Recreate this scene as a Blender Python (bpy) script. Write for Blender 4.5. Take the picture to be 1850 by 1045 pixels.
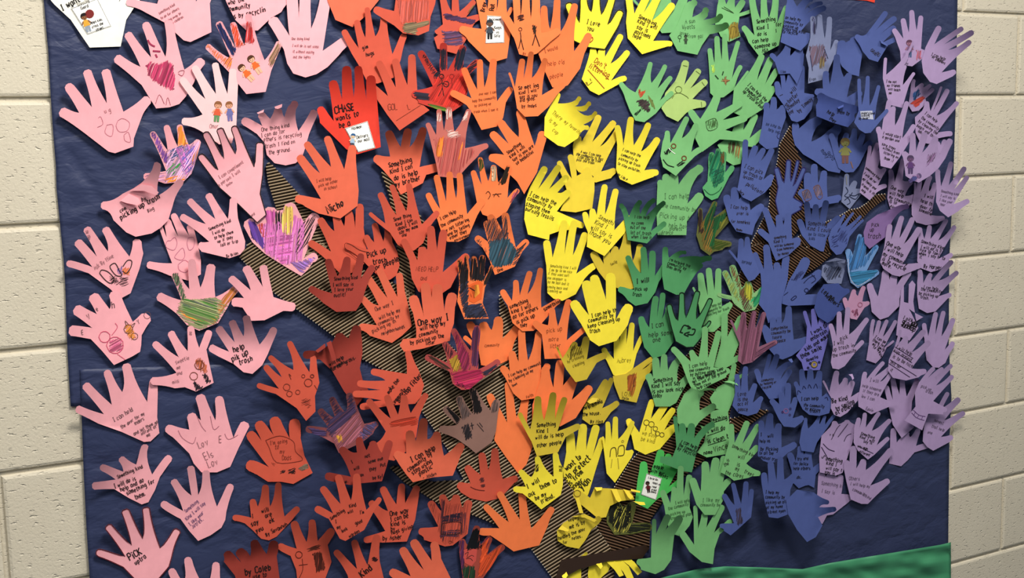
import bpy, math, random
from mathutils import Vector, Matrix, noise
from mathutils.geometry import delaunay_2d_cdt

for o in list(bpy.data.objects):
    bpy.data.objects.remove(o)
scene = bpy.context.scene
COL = scene.collection

# ------------------------------------------------------------------ camera (solved from the block courses of the wall)
F_PX = 2019.3767
C = Vector((-0.20454, -1.97557, 1.10880 + 0.4288))
ROW = 0.2032
Z0 = 1.4 + 0.4288
X0 = 2.30454
W = (-0.12201994, 0.05553745, -0.48162022)
rv = Vector(W)
R = Matrix.Rotation(rv.length, 3, rv.normalized())
right, up, fwd = R @ Vector((1, 0, 0)), R @ Vector((0, 0, 1)), R @ Vector((0, 1, 0))
cam_d = bpy.data.cameras.new('camera')
cam = bpy.data.objects.new('camera', cam_d)
COL.objects.link(cam)
cam_d.sensor_width = 36.0
cam_d.lens = F_PX / 1850 * 36.0
m = Matrix((( right.x, up.x, -fwd.x), (right.y, up.y, -fwd.y), (right.z, up.z, -fwd.z))).to_4x4()
m.translation = C
cam.matrix_world = m
cam_d.clip_start = 0.01
scene.camera = cam

# ------------------------------------------------------------------ light
world = bpy.data.worlds.new('world')
scene.world = world
world.use_nodes = True
world.node_tree.nodes['Background'].inputs[0].default_value = (0.80, 0.90, 1.0, 1)
world.node_tree.nodes['Background'].inputs[1].default_value = 0.15

def area(name, loc, target, sx, sy, power, col):
    l = bpy.data.lights.new(name, 'AREA')
    l.shape = 'RECTANGLE'; l.size = sx; l.size_y = sy; l.energy = power; l.color = col
    o = bpy.data.objects.new(name, l); COL.objects.link(o)
    o.location = loc
    o.rotation_euler = (Vector(target) - Vector(loc)).to_track_quat('-Z', 'Y').to_euler()
    return o
area('ceiling_light', (0.70, -1.35, 3.1), (0.70, -1.0, 0.0), 0.6, 0.5, 84, (1.0, 0.95, 0.87))
area('left_fill_light', (-1.1, -2.1, 2.95), (-1.0, -1.2, 0.0), 1.2, 0.6, 42, (1.0, 0.95, 0.88))  # soft fill added from the left, no known fixture
area('right_fill_light', (2.7, -1.6, 3.0), (2.7, -1.2, 0.0), 1.2, 0.6, 37, (1.0, 0.96, 0.90))  # unseen lamp added to brighten the right end of the wall
scene.view_settings.view_transform = 'Standard'
scene.view_settings.look = 'None'
scene.view_settings.exposure = -0.13
scene.view_settings.gamma = 1.0
scene.view_settings.use_curve_mapping = False

# ------------------------------------------------------------------ helpers
def ray(px, py):
    return right * ((px - 925) / F_PX) + up * (-(py - 522.5) / F_PX) + fwd
def at(px, py, d):
    """point of the scene seen at photograph pixel (px,py), standing d metres in front of the wall face"""
    r = ray(px, py)
    return C + r * ((-d - C.y) / r.y)
def lin(h):
    v = [int(h[i:i+2], 16) / 255 for i in (0, 2, 4)]
    return tuple(c / 12.92 if c <= 0.04045 else ((c + 0.055) / 1.055) ** 2.4 for c in v) + (1,)
MATS = {}
def plain(hexc, rough=0.8, spec=0.2, key=''):
    k = (hexc, rough, spec, key)
    if k in MATS: return MATS[k]
    m = bpy.data.materials.new('ink_' + hexc); m.use_nodes = True
    b = m.node_tree.nodes['Principled BSDF']
    b.inputs['Base Color'].default_value = lin(hexc)
    b.inputs['Roughness'].default_value = rough
    b.inputs['Specular IOR Level'].default_value = spec
    MATS[k] = m
    return m
def paper(hexc, rough=0.75, var=0.05, scale=60, bump=0.15, spec=0.25):
    k = ('paper', hexc)
    if k in MATS: return MATS[k]
    m = bpy.data.materials.new('paper_' + hexc); m.use_nodes = True
    nt = m.node_tree; N = nt.nodes; L = nt.links
    b = N['Principled BSDF']
    tc = N.new('ShaderNodeTexCoord'); oi = N.new('ShaderNodeObjectInfo')
    n1 = N.new('ShaderNodeTexNoise'); n1.inputs['Scale'].default_value = scale; n1.inputs['Detail'].default_value = 3
    n2 = N.new('ShaderNodeTexNoise'); n2.inputs['Scale'].default_value = 900; n2.inputs['Detail'].default_value = 2
    hs = N.new('ShaderNodeHueSaturation'); hs.inputs['Color'].default_value = lin(hexc)
    mr = N.new('ShaderNodeMapRange'); mr.inputs['To Min'].default_value = 1 - var * 2; mr.inputs['To Max'].default_value = 1 + var * 2
    mr2 = N.new('ShaderNodeMapRange'); mr2.inputs['To Min'].default_value = 1 - var; mr2.inputs['To Max'].default_value = 1 + var
    mu = N.new('ShaderNodeMath'); mu.operation = 'MULTIPLY'
    L.new(tc.outputs['Object'], n1.inputs['Vector']); L.new(tc.outputs['Object'], n2.inputs['Vector'])
    L.new(n1.outputs['Fac'], mr.inputs['Value']); L.new(oi.outputs['Random'], mr2.inputs['Value'])
    L.new(mr.outputs[0], mu.inputs[0]); L.new(mr2.outputs[0], mu.inputs[1]); L.new(mu.outputs[0], hs.inputs['Value'])
    L.new(hs.outputs[0], b.inputs['Base Color'])
    bp = N.new('ShaderNodeBump'); bp.inputs['Strength'].default_value = bump; bp.inputs['Distance'].default_value = 0.0006
    L.new(n2.outputs['Fac'], bp.inputs['Height']); L.new(bp.outputs[0], b.inputs['Normal'])
    b.inputs['Roughness'].default_value = rough
    b.inputs['Specular IOR Level'].default_value = spec
    MATS[k] = m
    return m
def mesh_obj(name, verts, faces, mats, parent=None, loc=None, fmat=None, smooth=False):
    me = bpy.data.meshes.new(name)
    me.from_pydata([tuple(v) for v in verts], [], faces)
    for mm in mats: me.materials.append(mm)
    if fmat: me.polygons.foreach_set('material_index', fmat)
    if smooth: me.polygons.foreach_set('use_smooth', [True] * len(me.polygons))
    me.update()
    o = bpy.data.objects.new(name, me)
    COL.objects.link(o)
    if loc is not None: o.location = loc
    if parent: o.parent = parent
    return o
def tag(o, label=None, cat=None, group=None, kind=None):
    if label: o['label'] = label
    if cat: o['category'] = cat
    if group: o['group'] = group
    if kind: o['kind'] = kind
    return o
def pts(s):
    out = []
    for t in s.split():
        out.append(tuple(float(v) for v in t.split(',')))
    return out
def inside(poly, x, y):
    c = False
    j = len(poly) - 1
    for i in range(len(poly)):
        xi, yi = poly[i]; xj, yj = poly[j]
        if (yi > y) != (yj > y) and x < (xj - xi) * (y - yi) / (yj - yi) + xi: c = not c
        j = i
    return c
def clip_line(poly, p, d):
    """parameter intervals of the line p + t d lying inside poly"""
    ts = []
    n = len(poly)
    for i in range(n):
        ax, ay = poly[i]; bx, by = poly[(i + 1) % n]
        ex, ey = bx - ax, by - ay
        den = d[0] * ey - d[1] * ex
        if abs(den) < 1e-9: continue
        t = ((ax - p[0]) * ey - (ay - p[1]) * ex) / den
        u = ((ax - p[0]) * d[1] - (ay - p[1]) * d[0]) / den
        if 0 <= u < 1: ts.append(t)
    ts.sort()
    return [(ts[i], ts[i + 1]) for i in range(0, len(ts) - 1, 2)]
# ------------------------------------------------------------------ the block wall
def wall_material():
    m = bpy.data.materials.new('painted_block'); m.use_nodes = True
    nt = m.node_tree; N = nt.nodes; L = nt.links; b = N['Principled BSDF']
    tc = N.new('ShaderNodeTexCoord'); geo = N.new('ShaderNodeNewGeometry')
    big = N.new('ShaderNodeTexNoise'); big.inputs['Scale'].default_value = 9; big.inputs['Detail'].default_value = 4
    ramp = N.new('ShaderNodeMix'); ramp.data_type = 'RGBA'
    ramp.inputs['A'].default_value = lin('cbc2ae'); ramp.inputs['B'].default_value = lin('d6ceba')
    L.new(geo.outputs['Position'], big.inputs['Vector']); L.new(big.outputs['Fac'], ramp.inputs['Factor'])
    n1 = N.new('ShaderNodeTexNoise'); n1.inputs['Scale'].default_value = 210; n1.inputs['Detail'].default_value = 6; n1.inputs['Roughness'].default_value = 0.6
    n2 = N.new('ShaderNodeTexNoise'); n2.inputs['Scale'].default_value = 150; n2.inputs['Detail'].default_value = 2.5
    mr = N.new('ShaderNodeMapRange'); mr.inputs['From Min'].default_value = 0.28; mr.inputs['From Max'].default_value = 0.40
    L.new(geo.outputs['Position'], n1.inputs['Vector']); st = N.new('ShaderNodeMapping'); st.inputs['Scale'].default_value = (.5, 1, 1.2)
    L.new(geo.outputs['Position'], st.inputs['Vector']); L.new(st.outputs[0], n2.inputs['Vector'])
    L.new(n2.outputs['Fac'], mr.inputs['Value'])
    ad = N.new('ShaderNodeMath'); ad.operation = 'MULTIPLY_ADD'; ad.inputs[1].default_value = 0.55
    L.new(n1.outputs['Fac'], ad.inputs[0]); L.new(mr.outputs[0], ad.inputs[2])
    bp = N.new('ShaderNodeBump'); bp.inputs['Strength'].default_value = 0.65; bp.inputs['Distance'].default_value = 0.0027
    L.new(ad.outputs[0], bp.inputs['Height']); L.new(bp.outputs[0], b.inputs['Normal'])
    L.new(ramp.outputs['Result'], b.inputs['Base Color'])
    b.inputs['Roughness'].default_value = 0.5; b.inputs['Specular IOR Level'].default_value = 0.35
    return m
WM = wall_material()
wall = mesh_obj('wall_back', [(-2.2, .007, 0), (4.6, .007, 0), (4.6, .007, 3.2), (-2.2, .007, 3.2), (-2.2, .12, 0), (4.6, .12, 0), (4.6, .12, 3.2), (-2.2, .12, 3.2)],
                [(0, 1, 2, 3), (5, 4, 7, 6), (4, 5, 1, 0), (3, 2, 6, 7), (4, 0, 3, 7), (1, 5, 6, 2)], [WM])
tag(wall, kind='structure')
def block_mesh():
    w, h, g, b = 0.4064 / 2, ROW / 2, 0.0035, 0.005
    rings = [(w - g, h - g, 0.03), (w - g, h - g, 0.0055), (w - g - b * .35, h - g - b * .35, 0.0016), (w - g - b * 1.2, h - g - b * 1.2, 0.0)]
    vs = []; fs = []
    for (x, z, y) in rings: vs += [(-x, y, -z), (x, y, -z), (x, y, z), (-x, y, z)]
    for r in range(3):
        for k in range(4):
            a = r * 4 + k; c = r * 4 + (k + 1) % 4
            fs.append((a, c, c + 4, a + 4))
    fs.append((12, 13, 14, 15))
    me = bpy.data.meshes.new('block'); me.from_pydata(vs, [], fs); me.materials.append(WM)
    return me
BM = block_mesh()
for r in range(-3, 9):
    for j in range(-9, 6):
        cx = X0 - ROW * (r % 2) + 0.4064 * (j + 0.5)
        cz = Z0 - ROW * (r + 0.5)
        if cx < -1.5 or cx > 4.2 or 0.62 < cx < 1.62: continue
        o = bpy.data.objects.new('block', BM); COL.objects.link(o)
        o.parent = wall; o.location = (cx, 0, cz)

# ------------------------------------------------------------------ blue backing paper, green strip, red strip
random.seed(7)
CREASES = []
for i in range(230):
    CREASES.append((random.uniform(60, 1750), random.uniform(-20, 1060), random.uniform(-0.6, 0.6) + (math.pi / 2 if random.random() < .25 else 0), random.uniform(30, 110), random.uniform(7, 20), random.choice((-1, 1)) * random.uniform(0.0012, 0.0042)))
def wrinkle(x, y, amp=1.0):
    h = noise.noise(Vector((x / 160, y / 120, 3.1))) * 0.0012 + noise.noise(Vector((x / 45, y / 30, 7.7))) * 0.00035
    for (cx, cy, a, ln, w, A) in CREASES:
        dx, dy = x - cx, y - cy
        if abs(dx) > ln + 20 or abs(dy) > ln + 20: continue
        u = dx * math.cos(a) + dy * math.sin(a); v = -dx * math.sin(a) + dy * math.cos(a)
        if abs(u) < ln and abs(v) < w * 3: h += A * (1 - (u / ln) ** 2) * max(0, 1 - abs(v) / w) 
    return max(-0.0026, min(0.0028, h)) * amp
def butcher(hexc):
    k = ('butcher', hexc)
    if k in MATS: return MATS[k]
    m = bpy.data.materials.new('backing_paper_' + hexc); m.use_nodes = True
    nt = m.node_tree; N = nt.nodes; L = nt.links; b = N['Principled BSDF']
    geo = N.new('ShaderNodeNewGeometry')
    mp = N.new('ShaderNodeMapping'); mp.inputs['Scale'].default_value = (1.0, 1.0, 1.9); mp.inputs['Rotation'].default_value = (0, .25, 0)
    L.new(geo.outputs['Position'], mp.inputs['Vector'])
    v = N.new('ShaderNodeTexVoronoi'); v.feature = 'DISTANCE_TO_EDGE'; v.inputs['Scale'].default_value = 4.5
    wn = N.new('ShaderNodeTexNoise'); wn.inputs['Scale'].default_value = 9; wn.inputs['Detail'].default_value = 4
    va = N.new('ShaderNodeMixRGB'); va.inputs['Fac'].default_value = .22
    L.new(mp.outputs[0], va.inputs[1]); L.new(wn.outputs['Color'], va.inputs[2]); L.new(va.outputs[0], v.inputs['Vector'])
    L.new(mp.outputs[0], wn.inputs['Vector'])
    n2 = N.new('ShaderNodeTexNoise'); n2.inputs['Scale'].default_value = 13; n2.inputs['Detail'].default_value = 3; n2.inputs['Distortion'].default_value = 1.2
    L.new(mp.outputs[0], n2.inputs['Vector'])
    mr = N.new('ShaderNodeMapRange'); mr.inputs['From Max'].default_value = 0.16
    L.new(v.outputs['Distance'], mr.inputs['Value'])
    ad = N.new('ShaderNodeMath'); ad.operation = 'MULTIPLY_ADD'; ad.inputs[1].default_value = 0.5
    L.new(mr.outputs[0], ad.inputs[0]); L.new(n2.outputs['Fac'], ad.inputs[2])
    bp = N.new('ShaderNodeBump'); bp.inputs['Strength'].default_value = 0.48; bp.inputs['Distance'].default_value = 0.006
    L.new(ad.outputs[0], bp.inputs['Height']); L.new(bp.outputs[0], b.inputs['Normal'])
    b.inputs['Base Color'].default_value = lin(hexc); b.inputs['Roughness'].default_value = .5; b.inputs['Specular IOR Level'].default_value = .3
    MATS[k] = m
    return m
def interp(line, t):
    for (a, b) in zip(line, line[1:]):
        if t <= b[0]: return a[1] + (b[1] - a[1]) * (t - a[0]) / (b[0] - a[0])
    return line[-1][1]
def sheet(name, hexc, rows, xl, xr, depth, label, cat, amp=1.0, step=8, thick=0.0008, spec=0.35, rough=0.55):
    """paper sheet whose rows run from y=rows[0] to rows[1]; xl/xr give the side edges, y->x"""
    top, bot = rows
    ncol = int((1720 - 100) / step)
    nrow = max(2, int((bot(900) - top(900)) / step))
    vs = []; fs = []
    for i in range(nrow + 1):
        for j in range(ncol + 1):
            u = j / ncol; v = i / nrow
            y = top(900) + (bot(900) - top(900)) * v
            x = interp(xl, y) + (interp(xr, y) - interp(xl, y)) * u
            y2 = top(x) + (bot(x) - top(x)) * v
            x = interp(xl, y2) + (interp(xr, y2) - interp(xl, y2)) * u
            edge = min(1, min(u, 1 - u) * 60)
            fade = 0.22 + 0.78 * min(1, max(0, abs(y2 - 690) - 62) / 40)
            vs.append(at(x, y2, depth + wrinkle(x, y2, amp) * (0.4 + 0.6 * edge) * fade))
    n = len(vs)
    for i in range(nrow):
        for j in range(ncol):
            a = i * (ncol + 1) + j
            fs.append((a, a + ncol + 1, a + ncol + 2, a + 1))
    vs += [v + Vector((0, thick, 0)) for v in vs]
    border = [j for j in range(ncol + 1)] + [i * (ncol + 1) + ncol for i in range(1, nrow + 1)] + \
             [nrow * (ncol + 1) + j for j in range(ncol - 1, -1, -1)] + [i * (ncol + 1) for i in range(nrow - 1, 0, -1)]
    for a, b in zip(border, border[1:] + border[:1]): fs.append((a, b, b + n, a + n))
    o = mesh_obj(name, vs, fs, [butcher(hexc)], smooth=True)
    return tag(o, label, cat)
NAVY = '303858'
XL1 = [(-90, 74), (0, 79), (60, 84), (90, 87), (180, 92), (240, 96), (300, 101), (340, 102), (400, 108), (470, 115), (520, 118), (640, 122), (740, 128)]
XR = [(-90, 1731), (0, 1730), (180, 1727), (330, 1722), (470, 1715), (620, 1714), (720, 1719), (800, 1715), (990, 1713), (1120, 1712)]
XL2 = [(600, 143), (740, 147), (850, 151), (950, 156), (1045, 162), (1120, 167)]
sheet('backing_paper', NAVY, (lambda x: -80, lambda x: 735), XL1, XR, 0.0046, 'navy blue wrinkled backing paper, the upper sheet reaching the top edge', 'paper')
sheet('backing_paper', NAVY, (lambda x: 668 - 0.034 * (x - 140), lambda x: 1110), XL2, XR, 0.0064, 'navy blue backing paper, the lower sheet with the green strip over it', 'paper')
GT = [(1140, 1062), (1190, 1046), (1260, 1029), (1310, 1024), (1380, 1026), (1450, 1029), (1500, 1018), (1560, 1008), (1640, 995), (1700, 985), (1720, 980)]
def green_strip():
    vs = []; fs = []
    nx, ny = 110, 26
    for i in range(ny + 1):
        for j in range(nx + 1):
            x = 1140 + (1718 - 1140) * j / nx
            t = interp(GT, x) if x < 1720 else 980
            y = t + (1130 - t) * i / ny
            d = 0.013 + 0.012 * noise.noise(Vector((x / 60, y / 22, 1.7))) + 0.007 * noise.noise(Vector((x / 26, y / 14, 4.7)))
            vs.append(at(x, y, max(0.0098, d + .003)))
    n = len(vs)
    for i in range(ny):
        for j in range(nx):
            a = i * (nx + 1) + j
            fs.append((a, a + nx + 1, a + nx + 2, a + 1))
    vs += [v + Vector((0, 0.0007, 0)) for v in vs]
    bd = list(range(nx + 1)) + [i * (nx + 1) + nx for i in range(1, ny + 1)] + [ny * (nx + 1) + j for j in range(nx - 1, -1, -1)] + [i * (nx + 1) for i in range(ny - 1, 0, -1)]
    for a, b in zip(bd, bd[1:] + bd[:1]): fs.append((a, b, b + n, a + n))
    tag(mesh_obj('grass_paper', vs, fs, [paper('3f8a62', 0.5, 0.03, 20, 0.2, 0.4)], smooth=True), 'crumpled emerald green paper strip along the bottom of the board', 'paper')
green_strip()
def slab(name, poly, d0, d1, mat, parent=None, edge=None):
    n = len(poly)
    vs = [at(x, y, d1) for x, y in poly] + [at(x, y, d0) for x, y in poly]
    fs = [tuple(range(n - 1, -1, -1)), tuple(range(n, 2 * n))]
    fm = [0, 0]
    for i in range(n):
        j = (i + 1) % n
        fs.append((i, j, j + n, i + n)); fm.append(1 if edge else 0)
    return mesh_obj(name, vs, fs, [mat] + ([edge] if edge else []), parent, fmat=fm)
tag(slab('red_banner', [(1426, -70), (1592, -70), (1580, 5), (1565, 1), (1520, -2), (1428, -3)], 0.005, 0.0065, paper('d8402e')), 'red paper letter edge showing at the very top of the board', 'banner')

# ------------------------------------------------------------------ the corrugated cardboard tree
tree = bpy.data.objects.new('cardboard_tree', None); COL.objects.link(tree)
tree.location = at(980, 1000, 0.004)
tag(tree, 'brown corrugated cardboard tree with ridged trunk and branches behind the hands', 'tree')
TO = tree.location.copy()
BROWN = paper('8d7a60', 0.55, 0.06, 40, 0.2, 0.35)
DBROWN = paper('644a36', 0.55, 0.06, 40, 0.2, 0.35)
GROOVE_SHADE = paper('201811', 0.8, 0.05, 40, 0.1, 0.1)  # same cardboard, shade between the ridges put into a near-black colour
PALE = plain('cfc6b4')
LIMBS = [
 ('480,298 486,294 494,300 541,352 580,405 600,440 560,470 520,430 500,380 484,330', 12, 0),
 ('688,312 700,310 740,355 766,402 775,440 750,475 748,545 724,545 718,456 714,420 702,350', -30, 0),
 ('704,846 716,841 740,857 780,871 805,869 838,868 860,880 890,915 930,965 880,942 850,930 800,916 758,889 730,872', 33, 1),
 ('432,463 450,440 520,425 575,438 620,455 660,490 720,515 748,530 790,600 840,650 870,670 906,650 903,530 910,545 920,562 940,640 965,760 1000,840 1030,880 1050,900 1078,954 1104,992 1112,1060 1010,1060 962,994 925,958 870,915 840,868 812,815 784,774 764,744 735,690 654,648 605,608 492,526', 32, 2),
 ('1110,882 1140,834 1170,800 1195,780 1212,745 1250,715 1300,740 1317,757 1326,784 1275,830 1250,850 1215,880 1194,912 1175,940 1173,992 1106,996 1078,954', -17, 3),
 ('1327,784 1318,757 1330,755 1360,748 1374,740 1389,743 1352,770', -32, 3),
 ('1212,745 1222,700 1228,655 1255,630 1290,590 1318,550 1335,500 1355,447 1380,438 1426,438 1503,460 1480,481 1450,500 1424,515 1400,535 1372,560 1365,590 1345,640 1337,662 1330,690 1317,756 1300,739 1250,714', -35, 4),
 ('1430,224 1409,261 1407,280 1401,313 1391,340 1391,365 1388,380 1378,398 1359,437 1356,446 1380,438 1426,437 1455,400 1450,340 1448,290 1436,266 1432,240', -45, 5),
 ('1600,351 1582,353 1566,368 1552,377 1535,380 1524,387 1505,397 1470,410 1430,437 1503,459 1512,440 1530,420 1550,405 1571,381 1590,366 1600,360', -52, 6),
]
TREEPOLY = []
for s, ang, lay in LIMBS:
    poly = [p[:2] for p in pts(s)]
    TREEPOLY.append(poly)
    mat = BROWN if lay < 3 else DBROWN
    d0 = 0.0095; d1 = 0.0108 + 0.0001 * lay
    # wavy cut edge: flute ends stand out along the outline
    br = slab('branch', poly, d0, d1, GROOVE_SHADE, None, BROWN)
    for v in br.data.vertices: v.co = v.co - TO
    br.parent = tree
    a = math.radians(ang); d = (math.cos(a), -math.sin(a)); nrm = (math.sin(a), math.cos(a))
    sp = 5.6 if lay < 3 else (5.2 if lay == 3 else 4.6)
    q = [p[0] * nrm[0] + p[1] * nrm[1] for p in poly]
    vs = []; fs = []; fm = []
    t = min(q) + 1.5
    while t < max(q) - 1:
        base = (nrm[0] * t, nrm[1] * t)
        for (t0, t1) in clip_line(poly, base, d):
            if t1 - t0 < 2: continue
            k = len(vs)
            for tt in (t0, t1):
                for (o_, h) in ((-0.29, 0), (-0.19, .0018), (0, .0026), (0.19, .0018), (0.29, 0)):
                    vs.append(at(base[0] + d[0] * tt + nrm[0] * o_ * sp, base[1] + d[1] * tt + nrm[1] * o_ * sp, d1 + h) - TO)
            if lay >= 2:
                k2 = len(vs)
                for tt in (t0 - 1.5, t0 + .6):
                    for (o_, h) in ((-0.3, 0), (-0.2, .0016), (0, .0026), (0.2, .0016), (0.3, 0)):
                        vs.append(at(base[0] + d[0] * tt + nrm[0] * o_ * sp, base[1] + d[1] * tt + nrm[1] * o_ * sp, d1 - .0012 + h) - TO)
                for i in range(4): fs.append((k2 + i, k2 + 5 + i, k2 + 6 + i, k2 + i + 1)); fm.append(1)
                fs.append((k2, k2 + 1, k2 + 2, k2 + 3, k2 + 4)); fm.append(1)
            for i in range(4):
                fs.append((k + i, k + 5 + i, k + 6 + i, k + i + 1)); fm.append(0)
            fs.append((k, k + 1, k + 2, k + 3, k + 4)); fm.append(1)
            fs.append((k + 9, k + 8, k + 7, k + 6, k + 5)); fm.append(1)
        t += sp
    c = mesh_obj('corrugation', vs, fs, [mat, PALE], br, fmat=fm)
    tag(c, kind='stuff')
fl = slab('folded_flap', [(1014, 1012), (1166, 985), (1173, 991), (1160, 1010), (1100, 1014), (1045, 1030), (1014, 1047), (1003, 1047)], 0.020, 0.0215, paper('33231a', 0.45, 0.05, 40, 0.2, 0.4), None, PALE)
for v in fl.data.vertices: v.co = v.co - TO
fl.parent = tree
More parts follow.
